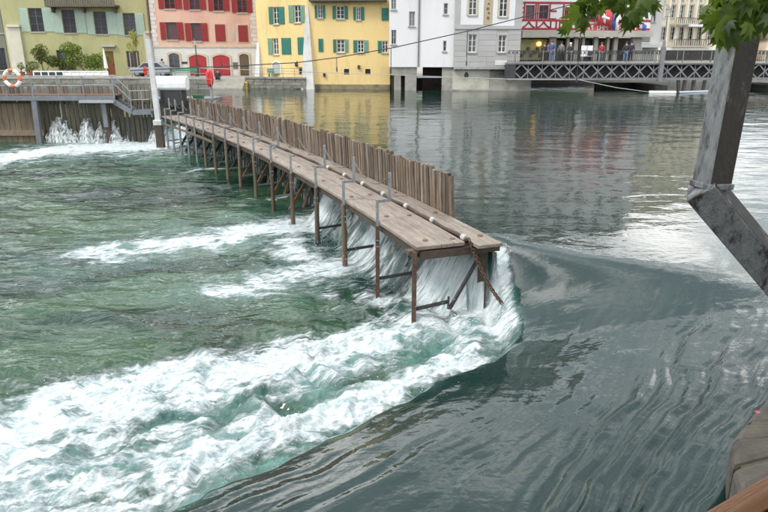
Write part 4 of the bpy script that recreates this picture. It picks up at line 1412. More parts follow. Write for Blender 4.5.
for k in range(9):
    u = sw[0] + (sw[2] - sw[0]) * (0.06 + 0.11 * k)
    F.slab((u, sw[1] + 0.3 + 0.3 * (k % 3), u + 0.25, sw[1] + 0.62 + 0.3 * (k % 3)), -1.19, -1.0).build('display_item', mat('display_goods', (0.16, 0.10, 0.06), (0.09, 0.09, 0.05), 0.7, 3), gl)
lm = bpy.data.materials.new('warm_shop_lamp')
lm.use_nodes = True
pb_ = lm.node_tree.nodes['Principled BSDF']
pb_.inputs['Base Color'].default_value = (1, 0.6, 0.25, 1)
pb_.inputs['Emission Color'].default_value = (1, 0.55, 0.2, 1)
pb_.inputs['Emission Strength'].default_value = 2.2
u, z = F.uz(542.5, 43.5)
lamp = MB().tube([F.pt(u, z - 0.22, -1.0), F.pt(u, z - 0.1, -1.0), F.pt(u, z + 0.12, -1.0), F.pt(u, z + 0.2, -1.0)], [0.12, 0.26, 0.22, 0.08], 12).build('shop_lamp', lm, gl, smooth=True)
for x0, x1, mname, c in ((560, 567, 'shop_door_grey', (0.10, 0.11, 0.10)), (581, 584, 'shop_door_red', (0.22, 0.03, 0.03)), (588, 595, 'shop_dark_glass', (0.05, 0.06, 0.06)), (610.5, 615.5, 'shop_green_panel', (0.30, 0.42, 0.28)), (601, 608, 'shop_dark_glass', (0, 0, 0))):
    F.slab((uu(x0), zbridge, uu(x1), z_a - 0.3), -0.9, -0.8).build('shop_panel', mat(mname, c, None, 0.5, 2), h)
# red band with white letters
rb = F.rect((576, 23.5, 634, 31.2))
F.slab((rb[0], rb[1], rb[2], rb[3]), 0.12, 0.2).build('sign_board', mat('faded_red_sign', (0.50, 0.10, 0.11), (0.42, 0.08, 0.09), 0.6, 2), h)
def letters(F, text, u0, u1, z0, z1, out, m, root):
    cu = bpy.data.curves.new('letters', 'FONT')
    cu.body = text
    cu.extrude = 0.02
    tmp = bpy.data.objects.new('letters', cu)
    COL.objects.link(tmp)
    dg = bpy.context.evaluated_depsgraph_get()
    me = bpy.data.meshes.new_from_object(tmp.evaluated_get(dg))
    bpy.data.objects.remove(tmp)
    a = np.array([v.co[:] for v in me.vertices])
    mn, mx_ = a.min(0), a.max(0)
    for v in me.vertices:
        q = F.pt(u0 + (v.co.x - mn[0]) / (mx_[0] - mn[0]) * (u1 - u0), z0 + (v.co.y - mn[1]) / (mx_[1] - mn[1]) * (z1 - z0), out + v.co.z)
        v.co = q - WO[root.name]
    me.materials.clear(); me.materials.append(m)
    link('letter', me, root, WO[root.name])
for ch, xa, xb_ in (('M', 588.5, 592.5), ('L', 597, 599), ('H', 599.6, 603), ('M', 603.6, 607.6), ('U', 613.5, 617), ('M', 617.8, 622.5)):
    letters(F, ch, uu(xa), uu(xb_), zz(31) + 0.1, zz(26) + 0.1, 0.225, WHITEPAINT, h)
# flags on poles out of the front
FRED = mat('flag_red', (0.52, 0.06, 0.07), (0.44, 0.05, 0.06), 0.8, 2)
FBLU = mat('flag_blue', (0.05, 0.11, 0.36), (0.04, 0.09, 0.30), 0.8, 2)
FWHI = mat('flag_white', (0.75, 0.75, 0.74), (0.68, 0.68, 0.67), 0.8, 2)
def flag(x0, y0, x1, y1, m, label, cross=False, half=None):
    u0, za, u1, zb_ = F.rect((x0, y0, x1, y1))
    fl = thing('flag', F.pt(u0, za, 0.6), label, 'flag', None)
    n = 12
    def cloth(ua, ub, z0, z1, mm, nm, par, dy=0.0):
        vs, fs = [], []
        for i in range(n + 1):
            t = i / n
            for z in (z0, z1):
                vs.append(F.pt(ua + (ub - ua) * t, z - 0.18 * t * t, 0.75 + 0.10 * math.sin((ua + (ub - ua) * t - u0) * 6.0) + dy))
        for i in range(n):
            fs.append((2 * i, 2 * i + 2, 2 * i + 3, 2 * i + 1))
        mb = MB().add(vs, fs)
        ob = mb.build(nm, mm, par, smooth=True)
        s = ob.modifiers.new('solid', 'SOLIDIFY'); s.thickness = 0.01
        return ob
    if half is not None:
        cloth(u0, (u0 + u1) / 2, za, zb_, m, 'cloth', fl)
        cloth((u0 + u1) / 2, u1, za, zb_, half, 'cloth', fl)
    else:
        cl = cloth(u0, u1, za, zb_, m, 'cloth', fl)
        if cross:
            w, hh = u1 - u0, zb_ - za
            cloth(u0 + w * .2, u0 + w * .8, za + hh * .42, za + hh * .58, FWHI, 'white_cross', cl, 0.013)
            cloth(u0 + w * .41, u0 + w * .59, za + hh * .2, za + hh * .8, FWHI, 'white_cross', cl, 0.015)
    MB().tube([F.pt(u0, za - 0.3, 0.0), F.pt(u0 + 0.02, zb_ + 0.15, 0.85)], 0.03, 6).build('pole', GREYPAINT, fl)
flag(594.5, 9, 609, 25.5, FRED, 'red flag with a white cross hanging on the half timbered house', True)
flag(609, 13.5, 615.5, 29, FBLU, 'blue and white flag hanging right of the white cross flag', half=FWHI)
flag(625, 22, 635, 33, FRED, 'red flag with a white cross near the white gabled house', True)
flag(638.5, 24, 642.5, 31, FBLU, 'small plain blue flag beside the white gabled house')

# --- white gabled house, grand cream building, far town
F = Facade(641, 76, 657, 76)
h = root_at(F, 'white_gabled_house', 'narrow pale house between the red timbered house and the cream building', 'building', Z_Q)
PALE = mat('pale_grey_plaster', (0.66, 0.65, 0.62), (0.58, 0.57, 0.55), 0.9, 0.5, coord='World')
for q in ((650, 10, 652.5, 22), (654, 10, 656, 22), (646, 19, 648, 28)):
    F.window(h, q, GW, cols=1, rows=2)
F.wall(h, PALE, Z_Q, 11.0)
F.body(h, PALE, Z_Q, 11.0, 10, 4)
F.part(h, 'notice_board', (641.5, 33, 650, 42), mat('dull_board', (0.24, 0.24, 0.22), (0.17, 0.17, 0.16), 0.8, 2), 0.02, 0.10)
F.part(h, 'board_frame', (641, 42.3, 651, 43.4), WFRAME, 0.02, 0.14)
F.part(h, 'awning', (637, 44, 658, 47.5), WFRAME, 0.02, 1.2)
F = Facade(657.5, 92, 716, 96)
h = root_at(F, 'cream_hotel', 'grand cream building with iron balconies and tall windows beyond the bridge', 'building', Z_Q)
CREAM = mat('cream_stucco', (0.66, 0.60, 0.46), (0.58, 0.52, 0.40), 0.9, 0.5, 0.2, 8, coord='World')
for i in range(6):
    xa = 661.5 + 9.0 * i
    for y0, y1 in ((-8, 1), (5, 18), (27, 40)):
        if xa + 4.5 < 716:
            F.window(h, (xa, y0, xa + 4.6, y1), WFRAME, surround=SILL, dep=0.2)
    F.part(h, 'pilaster', (xa - 3.2, -14, xa - 1.4, 46), mat('pale_cream_trim', (0.72, 0.67, 0.55), (0.64, 0.59, 0.48), 0.9, 1), 0.0, 0.2)
for k in range(5):
    F.window(h, (1.0 + 1.9 * k, 13.5, 2.0 + 1.9 * k, 15.4), px=False)
F.wall(h, CREAM, Z_Q, 19)
F.body(h, CREAM, Z_Q, 19, 14, 4)
for (x0, x1, y0, y1) in ((670, 704, 18, 25), (668, 706, 39, 47)):
    r = F.rect((x0, y0, x1, y1))
    b = F.slab((r[0], r[1], r[2], r[1] + 0.18), 0.21, 1.2).build('balcony', SILL, h)
    F.slab((r[0], r[3] - 0.07, r[2], r[3]), 1.1, 1.17).build('handrail', DARKIRON, b)
    for k in range(18):
        u = r[0] + (r[2] - r[0]) * k / 17
        F.slab((u - 0.035, r[1] + 0.18, u + 0.035, r[3] - 0.07), 1.11, 1.16).build('baluster', DARKIRON, b)
F.part(h, 'awning', (682, 24.8, 703, 27), WFRAME, 0.2, 1.6)
F.part(h, 'cornice', (656, 47.5, 716, 50), WFRAME, 0.0, 0.7)
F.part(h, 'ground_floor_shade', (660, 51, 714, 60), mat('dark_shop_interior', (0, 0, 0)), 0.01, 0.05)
def small_house(x0, x1, Y, ztop, m, label, nm='town_house', rows=3, cols=3, z0=Z_Q, rh=3.0):
    F = Facade(x0, Y, x1, Y)
    h = root_at(F, nm, label, 'building', z0)
    hh = (ztop - z0) / rows
    for r in range(rows):
        for c in range(cols):
            u = F.W * (c + 0.5) / cols
            w = min(1.1, F.W / cols * 0.5)
            F.window(h, (u - w / 2, z0 + hh * r + hh * 0.3, u + w / 2, z0 + hh * r + hh * 0.82), px=False, rows=2, sill=False)
    F.wall(h, m, z0, ztop)
    F.body(h, m, z0, ztop, 10, rh)
    return h
small_house(716.5, 727, 112, 11.5, mat('beige_town_plaster', (0.50, 0.42, 0.33), (0.42, 0.36, 0.28), 0.9, 0.5, coord='World'), 'beige town house just left of the steel post, beyond the bridge')
small_house(727.5, 739, 116, 9.5, PALE, 'pale town house mostly hidden behind the steel post')
small_house(739.5, 750, 150, 6.8, mat('terracotta_plaster', (0.50, 0.33, 0.22), (0.42, 0.28, 0.19), 0.9, 0.5, coord='World'), 'terracotta town house right of the steel post below the hill', rows=2)
small_house(750.5, 764, 156, 7.6, PALE, 'pale waterfront house right of the terracotta one below the hill', rows=2, cols=4)
small_house(764.5, 790, 150, 6.2, CREAM, 'cream waterfront house at the right edge below the hill', rows=2, cols=6)
# far shore on which those stand
sheet_obj('far_shore', [(80, 108), (400, 140), (600, 900), (90, 900)], Z_Q - 0.01, PAVE)

# ------------------------------------------------------------------ the lattice bridge
Y_B = 57.5
zt_, zb_ = P(560, 63.2, Y_B).z, P(560, 79.8, Y_B).z
xb0, xb1 = P(507, 70, Y_B).x, P(900, 70, Y_B).x
BR = mat('bridge_grey_paint', (0.21, 0.22, 0.225), (0.145, 0.15, 0.155), 0.6, 2, 0.1, 20)
BRD = mat('bridge_dark_steel', (0.05, 0.05, 0.052), (0.03, 0.03, 0.032), 0.7, 2)
br = thing('lattice_bridge', ((xb0 + xb1) / 2, Y_B + 3, zb_), 'grey iron lattice girder footbridge with railing crossing the river', 'bridge')
BW = 6.5
MB().box(((xb0 + xb1) / 2, Y_B + BW / 2, zt_ - 0.05), (xb1 - xb0, BW, 0.22)).build('deck', PAVE, br)
pw = P(574, 70, Y_B).x - P(560.1, 70, Y_B).x
npan = int((xb1 - xb0) / pw)
for yy, front in ((Y_B - 0.1, True), (Y_B + BW + 0.1, False)):
    MB().box(((xb0 + xb1) / 2, yy, zt_), (xb1 - xb0, 0.3, 0.14)).build('top_flange', BR, br)
    MB().box(((xb0 + xb1) / 2, yy, zb_ + 0.06), (xb1 - xb0, 0.3, 0.14)).build('bottom_flange', BR, br)
MB().box(((xb0 + xb1) / 2, Y_B + 1.3, (zt_ + zb_) / 2), (xb1 - xb0, 0.1, zt_ - zb_ - 0.3)).build('inner_girder', BRD, br)
z0_, z1_ = zb_ + 0.13, zt_ - 0.07
for i in range(npan):
    xc = xb0 + pw * (i + 0.5)
    for s in (-1, 1):
        MB().beam((xc - s * pw / 2, Y_B - 0.15 - 0.012 * s, z0_), (xc + s * pw / 2, Y_B - 0.15 - 0.012 * s, z1_), 0.11, 0.02, up=(0, 1, 0)).build('lattice_bar', BR, br)
        MB().beam((xc - s * pw / 2, Y_B + BW + 0.15, z0_), (xc + s * pw / 2, Y_B + BW + 0.15 - 0.01 * s, z1_), 0.11, 0.02, up=(0, 1, 0)).build('lattice_bar', BR, br)
    MB().box((xc, Y_B - 0.06, (z0_ + z1_) / 2), (0.07, 0.05, z1_ - z0_)).build('upright', BR, br)
MB().box((xb0 + 0.25, Y_B - 0.2, (z0_ + z1_) / 2), (0.9, 0.06, z1_ - z0_)).build('end_plate', BRD, br)
zr = P(560, 50.8, Y_B).z
for yy in (Y_B - 0.1, Y_B + BW + 0.1):
    rl = MB().box(((xb0 + xb1) / 2, yy, zr), (xb1 - xb0, 0.08, 0.06)).build('handrail', BRD, br)
    MB().box(((xb0 + xb1) / 2, yy, zr - 0.25), (xb1 - xb0, 0.04, 0.03)).build('mid_rail', BRD, br)
    MB().box(((xb0 + xb1) / 2, yy, zt_ + 0.2), (xb1 - xb0, 0.04, 0.03)).build('low_rail', BRD, br)
    mb = MB()
    nb = int((xb1 - xb0) / 0.17)
    for k in range(nb):
        x = xb0 + 0.17 * k
        mb.box((x, yy, (zt_ + zr) / 2 + 0.05), (0.022, 0.022, zr - zt_ - 0.12))
        if k % 2 == 0:
            mb.box((x + 0.085, yy, zr - 0.14), (0.13, 0.018, 0.13), Matrix.Rotation(R(45), 3, 'Y'))
    bl = mb.build('balusters', BRD, br)
    bl['kind'] = 'stuff'
    for i in range(0, npan, 2):
        MB().box((xb0 + pw * (i + 0.5), yy - 0.03, (zt_ + zr) / 2 + 0.02), (0.07, 0.07, zr - zt_ + 0.08)).build('rail_post', BR, br)
# sturdier pillar carrying the lamp
xl_ = P(660, 65, Y_B).x
MB().box((xl_, Y_B - 0.3, (zb_ + zr) / 2 + 0.1), (0.34, 0.34, zr - zb_ + 0.4)).build('pillar', BR, br)
for x0, x1, y_ in ((596, 640, 6), (656, 668, 0.4), (770, 800, 0.4)):
    xa, xb_ = P(x0, 85, Y_B + y_).x, P(x1, 85, Y_B + y_).x
    MB().box(((xa + xb_) / 2, Y_B + y_ + (BW - y_) / 2, -0.6), (xb_ - xa, BW - y_, zb_ * 2 + 0.0 + 1.2 - zb_)).build('stone_pier', mat('dark_bridge_stone', (0.09, 0.09, 0.08), (0.05, 0.05, 0.045), 0.9, 1), br)
for x0, x1 in ((678, 679.5), (685, 683), (694, 692), (705, 702)):
    a, b = P(x0, 81, Y_B + 2.0), P(x1, 92, Y_B + 2.0)
    b.z = -0.8
    MB().tube([b, Vector((a.x, a.y, zb_ + 0.05))], 0.16, 8).build('pile', mat('grey_pile_concrete', (0.28, 0.27, 0.25), (0.2, 0.19, 0.18), 0.9, 2), br)
# lamps
def lamp_post(base, hgt, label, m=DARKIRON, heads=1, group=None):
    t = thing('street_lamp', base, label, 'street lamp', group)
    b = Vector(base)
    MB().tube([b, b + Vector((0, 0, 0.5)), b + Vector((0, 0, 0.55)), b + Vector((0, 0, hgt - 0.9))], [0.14, 0.11, 0.07, 0.045], 8).build('post', m, t)
    MB().box(b + Vector((0, 0, hgt - 1.0)), (0.5, 0.05, 0.05)).build('cross_arm', m, t)
    c = b + Vector((0, 0, hgt - 0.85))
    ln = MB().tube([c, c + Vector((0, 0, 0.42))], [0.11, 0.2], 6).build('lantern', mat('lantern_glass', (0.55, 0.55, 0.50), (0.45, 0.45, 0.42), 0.2, 2), t)
    MB().tube([c + Vector((0, 0, 0.42)), c + Vector((0, 0, 0.62)), c + Vector((0, 0, 0.75))], [0.24, 0.08, 0.02], 6).build('lantern_cap', m, t)
    return t
lamp_post((xl_, Y_B - 0.3, zr + 0.305), P(665, 4, Y_B).z - zr - 0.3, 'grey bridge lamp on the tall girder pillar in front of the cream building', BR)
q = P(198, 76, 70.5); q.z = Z_Q
lamp_post(q, P(198, 36, 70.5).z - Z_Q, 'thin dark street lamp between the two arched red gates')

# ------------------------------------------------------------------ cables over the river
YC = 50.0
cb = [P(x, y, YC) for x, y in ((130, 70.5), (250, 65), (297, 62.5), (336.6, 57.5), (391, 48), (467.7, 31), (540, 12.5), (585, 1), (640, -14), (760, -48))]
ov = thing('overhead_cable', cb[4], 'dark cable sloping over the river from upper right with short hangers', 'cable')
pts = []
for a, b in zip(cb[:-1], cb[1:]):
    pts += [a.lerp(b, t) for t in (0, 0.5)]
pts.append(cb[-1])
MB().tube(pts, 0.035, 6).build('wire', DARKIRON, ov, smooth=True)
for x, y0, y1 in ((336.6, 57.5, 72), (297, 62.5, 66), (391, 48, 74), (467.7, 31, 66), (583.5, 1.5, 83)):
    a, b = P(x, y0, YC), P(x - (y1 - y0) * (x - 400) / 2236 * 0, y1, YC)
    b.x = a.x
    hg = MB().tube([a, b], 0.028, 6).build('hanger', DARKIRON, ov)
    MB().tube([b + Vector((0, 0, 0.35)), b + Vector((0, 0, 0.05))], 0.055, 6).build('weight', DARKIRON, hg)
cb = [P(x, y, YC + 0.4) for x, y in ((200, 68), (312, 72), (394, 75), (450, 77), (505, 79), (580, 80))]
ov2 = thing('guide_rope', cb[2], 'thin pale rope stretched low across the river before the white house', 'rope')
MB().tube(cb, 0.022, 5).build('rope_line', mat('pale_rope', (0.42, 0.42, 0.41), (0.32, 0.32, 0.31), 0.9, 4), ov2, smooth=True)
c0, c1, c2, c3 = P(580, 80, YC + 0.4), G(649, 92.0, 0.08), G(676, 92.2, 0.08), G(709, 91, 0.06)
bm_ = thing('floating_boom', (c1.x, c1.y, 0), 'white floating boom on the water under the bridge, tied to a rope', 'boom')
MB().tube([c0, c0.lerp(c1, 0.5) - Vector((0, 0, 0.1)), c1], 0.03, 6).build('tether', mat('pale_rope', (0, 0, 0)), bm_)
MB().beam(c1, c2, 0.35, 0.22).build('float', WHITEPAINT, bm_, bevel=0.05)
MB().beam(c2 + Vector((0.3, 0, 0)), c3, 0.2, 0.14).build('float', mat('pale_blue_plastic', (0.60, 0.66, 0.74), (0.52, 0.58, 0.66), 0.5, 3), bm_, bevel=0.04)
MB().tube([c2, c2 + Vector((0.32, 0, 0))], 0.03, 6).build('coupling', DARKIRON, bm_)

# ------------------------------------------------------------------ the side weir on the left
YL = 34.25
lw = thing('side_weir', P(75, 137, YL), 'side weir of upright grey timbers with steel walkway and water spouting through', 'weir')
W_GREY = mat('grey_weir_timber', (0.21, 0.185, 0.15), (0.10, 0.088, 0.072), 0.9, 4, 0.6, 24, stretch=(5, 5, 0.5), vary=0.3)
W_WET = mat('wet_weir_timber', (0.10, 0.085, 0.055), (0.045, 0.042, 0.028), 0.5, 4, 0.6, 24, stretch=(5, 5, 0.5), vary=0.3)
ztop = P(75, 84, YL).z
x_, x_end = P(-60, 100, YL).x, P(152, 100, YL).x
while x_ < x_end:
    w = random.uniform(0.17, 0.23)
    hh = random.uniform(-0.07, 0.05)
    if random.random() > 0.06:
        MB().box((x_ + w / 2, YL + random.uniform(0, .04), ztop / 2 + 0.35 + hh / 2), (w - 0.035, 0.09, ztop - 0.7 + hh)).build('needle', W_GREY, lw, origin=(x_ + w / 2, YL, 1.0))
    if not (P(50, 120, YL).x < x_ < P(64, 120, YL).x and random.random() < 0.0):
        MB().box((x_ + w / 2, YL - 0.10, -0.35), (w - 0.02 - random.uniform(0, .05), 0.1, 2.5 + random.uniform(-.1, .1))).build('needle_foot', W_WET, lw, origin=(x_ + w / 2, YL, 0))
    x_ += w + (0.02 if random.random() > 0.12 else 0.08)
# boarded panel at far left
pz0, pz1 = P(10, 139, YL - .15).z - 0.3, P(10, 103, YL - .15).z
W_PANEL = mat('brown_board_panel', (0.22, 0.17, 0.115), (0.13, 0.10, 0.07), 0.85, 2, 0.4, 14, stretch=(3, 3, 1), vary=0.15)
x_ = P(-40, 120, YL).x
while x_ < P(37, 120, YL).x - 0.1:
    MB().box((x_ + 0.15, YL - 0.17, (pz0 + pz1) / 2), (0.28, 0.12, pz1 - pz0)).build('board', W_PANEL, lw, origin=(x_ + 0.15, YL, 0))
    x_ += 0.3
MB().box((P(0, 132, YL).x, YL - 0.3, P(0, 132, YL).z), (5, 0.14, 0.3)).build('sill_beam', W_PANEL, lw)
# walkway
YW = YL - 0.75
zw = P(75, 94.5, YW).z
xa, xb_ = P(-60, 95, YW).x, P(116, 95, YW).x
MB().box(((xa + xb_) / 2, YW + 0.3, zw - 0.03), (xb_ - xa, 0.85, 0.06)).build('walkway', mat('brown_walkway_boards', (0.19, 0.10, 0.065), (0.12, 0.065, 0.045), 0.8, 4, stretch=(1, 6, 1)), lw)
GB = mat('blue_grey_steel', (0.20, 0.215, 0.23), (0.14, 0.15, 0.165), 0.5, 4, metal=0.3)
MB().box(((xa + xb_) / 2, YW - 0.15, zw - 0.17), (xb_ - xa, 0.06, 0.24)).build('edge_beam', GB, lw)
MB().box(((P(82, 95, YW).x + P(116, 95, YW).x) / 2, YW - 0.3, P(100, 96.0, YW).z - 0.25), (P(116, 95, YW).x - P(82, 95, YW).x, 0.3, 0.12)).build('landing', mat('pale_steel_plate', (0.42, 0.44, 0.46), (0.34, 0.36, 0.38), 0.4, 4, metal=0.4), lw)
for px0, py0, px1, py1, w in ((34.5, 100, 40.5, 138, 0.26), (103, 99, 107, 119, 0.22)):
    MB().beam(P(px1, py1 + 8, YW - 0.05), P(px0, py0, YW - 0.05), w, w * 0.8).build('leg', GB, lw)
MB().beam(P(110, 150, YW + 0.1), P(107.5, 104, YW + 0.1), 0.2, 0.2).build('leg', W_DARK, lw)
# stair down to the weir pier
s0, s1, s2 = P(112, 100.5, YW - .2), P(132, 112.5, YW - .2), P(151, 112.0, YW - .2)
for dy in (0, 0.7):
    o = Vector((0, dy, 0))
    MB().beam(s0 + o, s1 + o, 0.05, 0.24).build('stringer', GB, lw)
    MB().beam(s1 + o, s2 + o, 0.05, 0.24).build('stringer', GB, lw)
for k in range(6):
    q = s0.lerp(s1, (k + 0.5) / 6) + Vector((0, 0.35, 0.02))
    MB().box(q, (0.2, 0.66, 0.03)).build('tread', GB, lw)
MB().box((s1 + s2) / 2 + Vector((0, 0.35, 0.05)), (s2.x - s1.x, 0.66, 0.04)).build('lower_landing', GB, lw)
# railings
zr1, zr2 = P(75, 76, YW).z, P(75, 85.5, YW).z
for z in (zr1, zr2):
    MB().tube([(xa, YW - 0.12, z), (P(84 if z == zr1 else 116, 80, YW).x, YW - 0.12, z)], 0.025, 6).build('rail', STEEL, lw)
for px_ in (-20, 7, 33, 59, 84, 114):
    x = P(px_, 85, YW).x
    MB().tube([(x, YW - 0.16, zw - 0.25), (x, YW - 0.16, zr1 + 0.02)], 0.032, 6).build('rail_post', STEEL, lw)
for dz in (0.02, -0.42):
    MB().tube([(P(84, 76, YW).x, YW - 0.12, zr1 + dz), (P(115, 76, YW).x, YW - 0.12, zr1 + dz), s1 + Vector((0, 0, 1.05 + dz)), s2 + Vector((0, 0, 1.05 + dz))], 0.024, 6).build('stair_rail', STEEL, lw)
for q in (s1, s1.lerp(s2, 0.6)):
    MB().tube([q, q + Vector((0, 0, 1.07))], 0.028, 6).build('rail_post', STEEL, lw)

# falling jets
FOAM = mat('falling_white_water', (0.86, 0.89, 0.90), (0.50, 0.58, 0.58), 0.5, 2.2, 1.0, 9, stretch=(3.0, 3.0, 0.5), coord='World', detail=8)
def wispy(m):
    t, N, L = nodes_of(m)
    pb = N['Principled BSDF']
    geo = N.new('ShaderNodeNewGeometry')
    mpn = N.new('ShaderNodeMapping'); mpn.inputs['Scale'].default_value = (6, 6, 0.9)
    L.new(geo.outputs['Position'], mpn.inputs['Vector'])
    nz = N.new('ShaderNodeTexNoise'); nz.inputs['Scale'].default_value = 1.6; nz.inputs['Detail'].default_value = 6
    L.new(mpn.outputs[0], nz.inputs['Vector'])
    mr = N.new('ShaderNodeMapRange'); mr.inputs['From Min'].default_value = 0.40; mr.inputs['From Max'].default_value = 0.62
    mr.inputs['To Min'].default_value = 0.0; mr.inputs['To Max'].default_value = 0.6
    L.new(nz.outputs['Fac'], mr.inputs['Value'])
    L.new(mr.outputs[0], pb.inputs['Alpha'])
wispy(FOAM)
def jets(name, specs):
    vs, fs = [], []
    for (xt, yt, xb0, xb1, ybm, Yt, Yb) in specs:
        top = P(xt, yt, Yt)
        n, m = 9, 10
        o = len(vs)
        for i in range(m + 1):
            t = i / m
            for j in range(n + 1):
                u = j / n
                bx = P(xb0 + (xb1 - xb0) * u, ybm, Yb)
                q = top.lerp(bx, t)
                q.x = top.x + (bx.x - top.x) * (0.30 + 0.70 * t ** 1.1) + random.uniform(-.006, .006)
                q.y = Yt + (Yb - Yt) * t ** 0.7 - 0.18 * math.sin(u * math.pi) * (0.3 + t) + random.uniform(-.008, .008)
                q.z = top.z + (bx.z - top.z) * t ** 1.25
                vs.append(tuple(q))
        for i in range(m):
            for j in range(n):
                a = o + i * (n + 1) + j
                fs.append((a, a + 1, a + n + 2, a + n + 1))
    mb = MB().add(vs, fs)
    ob = mb.build(name, FOAM, smooth=True)
    return tag(ob, kind='stuff')
sp = []
for xc, wdt, yt in ((53, 4, 120), (57, 3, 126), (60.5, 4.5, 113), (66, 5, 117), (70, 3, 127), (76, 3, 130), (83, 4, 120), (87, 4.5, 114), (92, 4, 122), (99, 4, 121), (104, 3, 128), (114, 4, 116), (119, 4, 124), (126, 3, 132), (47, 3, 131), (158, 5, 124), (153, 5, 130)):
    for j_ in range(3):
        x2 = xc + random.uniform(-2.2, 2.2)
        sp.append((x2, yt + random.uniform(0, 12), x2 - wdt * random.uniform(.8, 1.8), x2 + wdt * random.uniform(.8, 1.8), 144, YL - 0.12, YL - random.uniform(.4, .8)))
jets('falling_water', sp)

# ------------------------------------------------------------------ weir pier with gate machinery
YP = 32.0
mp_ = thing('gate_column', P(158, 125, YP), 'leaning pale grey steel column at the head of the needle weir', 'column')
a, b = P(158.5, 122, YP), P(148, 39, YP)
MB().beam(a, b, 0.24, 0.24, up=(0, 1, 0), taper=0.82).build('shaft', mat('pale_grey_paint', (0.58, 0.60, 0.60), (0.46, 0.48, 0.48), 0.5, 2, 0.1, 12, dirt=(0.33, 0.32, 0.30), dscale=1.5), mp_)
MB().box(a + Vector((0, 0, -0.02)), (0.42, 0.42, 0.26)).build('foot', MATS['pale_grey_paint'], mp_, bevel=0.03)
MB().box((a.x, a.y, -0.95), (0.34, 0.34, 1.6)).build('foundation', W_DARK, mp_)
for k in range(4):
    q = a.lerp(b, 0.02 + 0.03 * k)
YT = 35.4
zpl = P(185, 98.5, YT).z
xpa, xpb = P(150, 98, YT).x, P(213, 98, YT).x
pf = thing('weir_platform', ((xpa + xpb) / 2, YT + 0.8, -0.6), 'steel platform and concrete pier at the far end of the needle weir', 'platform')
MB().box(((xpa + xpb) / 2, YT + 0.9, zpl - 0.06), (xpb - xpa, 2.0, 0.12)).build('floor_plate', GB, pf)
MB().box((P(170, 105, YT).x, YT + 0.7, (zpl - 0.13) / 2 - 0.7), (P(186, 98, YT).x - P(154, 98, YT).x, 1.5, zpl - 0.13 + 1.4)).build('pier', mat('dark_wet_concrete', (0.10, 0.095, 0.085), (0.055, 0.052, 0.048), 0.8, 2, 0.4, 9), pf)
for px_ in (211, 200):
    x = P(px_, 100, YT).x
    MB().tube([(x, YT + 0.2, -1.0), (x, YT + 0.2, zpl - 0.12)], 0.06, 8).build('leg', GB, pf)
for z in (zpl + 0.5, zpl + 1.0):
    MB().tube([(P(152, 90, YT).x, YT + 0.02, z), (xpb, YT + 0.02, z)], 0.022, 6).build('rail', STEEL, pf)
for px_ in (153, 168, 190, 212):
    x = P(px_, 90, YT).x
    MB().tube([(x, YT + 0.02, zpl), (x, YT + 0.02, zpl + 1.02)], 0.028, 6).build('rail_post', STEEL, pf)
MB().box((P(197, 97, YT).x, YT + 0.3, zpl + 0.09), (P(202, 97, YT).x - P(192, 97, YT).x, 0.3, 0.16)).build('locker', mat('dark_green_paint', (0.04, 0.16, 0.06), (0.03, 0.12, 0.045), 0.5, 3), pf)
# white tank-shaped hood on its dark stand
YK = 34.9
a, b = P(156, 82.5, YK), P(187.5, 82.0, YK)
hd = thing('winch_hood', ((a.x + b.x) / 2, YK, zpl), 'large white rounded machine hood at the far end of the weir', 'machine')
rr_ = (P(170, 76, YK).z - P(170, 90.5, YK).z) / 2
prof = []
zc_ = P(170, 83.2, YK).z
for k in range(16):
    t = 2 * math.pi * k / 16
    cx_, cz_ = math.cos(t), math.sin(t)
    prof.append((0, rr_ * math.copysign(abs(cx_) ** 0.6, cx_), rr_ * math.copysign(abs(cz_) ** 0.6, cz_)))
MB().prism([(a.x, YK + p[1], zc_ + p[2]) for p in prof], (b.x - a.x, 0, 0)).build('hood', WHITEPAINT, hd, bevel=0.04)
zs0 = zpl + 0.0
zs1 = zc_ - rr_ + 0.02
MB().box((P(173, 95, YK).x, YK + 0.1, (zs0 + zs1) / 2 - 0.15), (P(184, 95, YK).x - P(162, 95, YK).x, 0.7, zs1 - zs0 + 0.3)).build('stand', DARKIRON, hd)
for px_ in (163, 183):
    MB().box((P(px_, 95, YK).x, YK - 0.3, (zs0 + zs1) / 2 - 0.15), (0.08, 0.08, zs1 - zs0 + 0.3)).build('stand_leg', BRD, hd)

# lifebuoys
OR = mat('lifebuoy_orange', (0.62, 0.16, 0.06), (0.52, 0.13, 0.05), 0.6, 3)
WB = mat('lifebuoy_white', (0.75, 0.74, 0.70), (0.64, 0.63, 0.60), 0.6, 3)
c = P(12.3, 78.2, YW - 0.3)
lb = thing('lifebuoy', c, 'white and orange ring lifebuoy hung on the walkway railing at far left', 'lifebuoy')
rm = (P(22, 78, YW - .3).x - P(3, 78, YW - .3).x) / 2 - 0.09
n = 32
for sg in range(8):
    mb = MB()
    t0, t1 = sg * 45 - 12 + 45, sg * 45 + 33 + 45
    orange = sg % 2 == 0
    ta, tb = (sg * 45 - 9, sg * 45 + 9) if False else (0, 0)
for k in range(4):
    for (ta, tb, mm, nm_2) in ((k * 90 + 72, k * 90 + 108, OR, 'orange_band'), (k * 90 + 108.3, k * 90 + 161.7, WB, 'white_section')):
        pts = [c + Vector((math.cos(R(t)) * rm, 0, math.sin(R(t)) * rm)) for t in np.linspace(ta, tb, 7)]
        MB().tube(pts, 0.095, 9).build(nm_2, mm, lb, smooth=True)
RB = mat('lifebuoy_red', (0.62, 0.03, 0.03), (0.5, 0.025, 0.025), 0.5, 3)
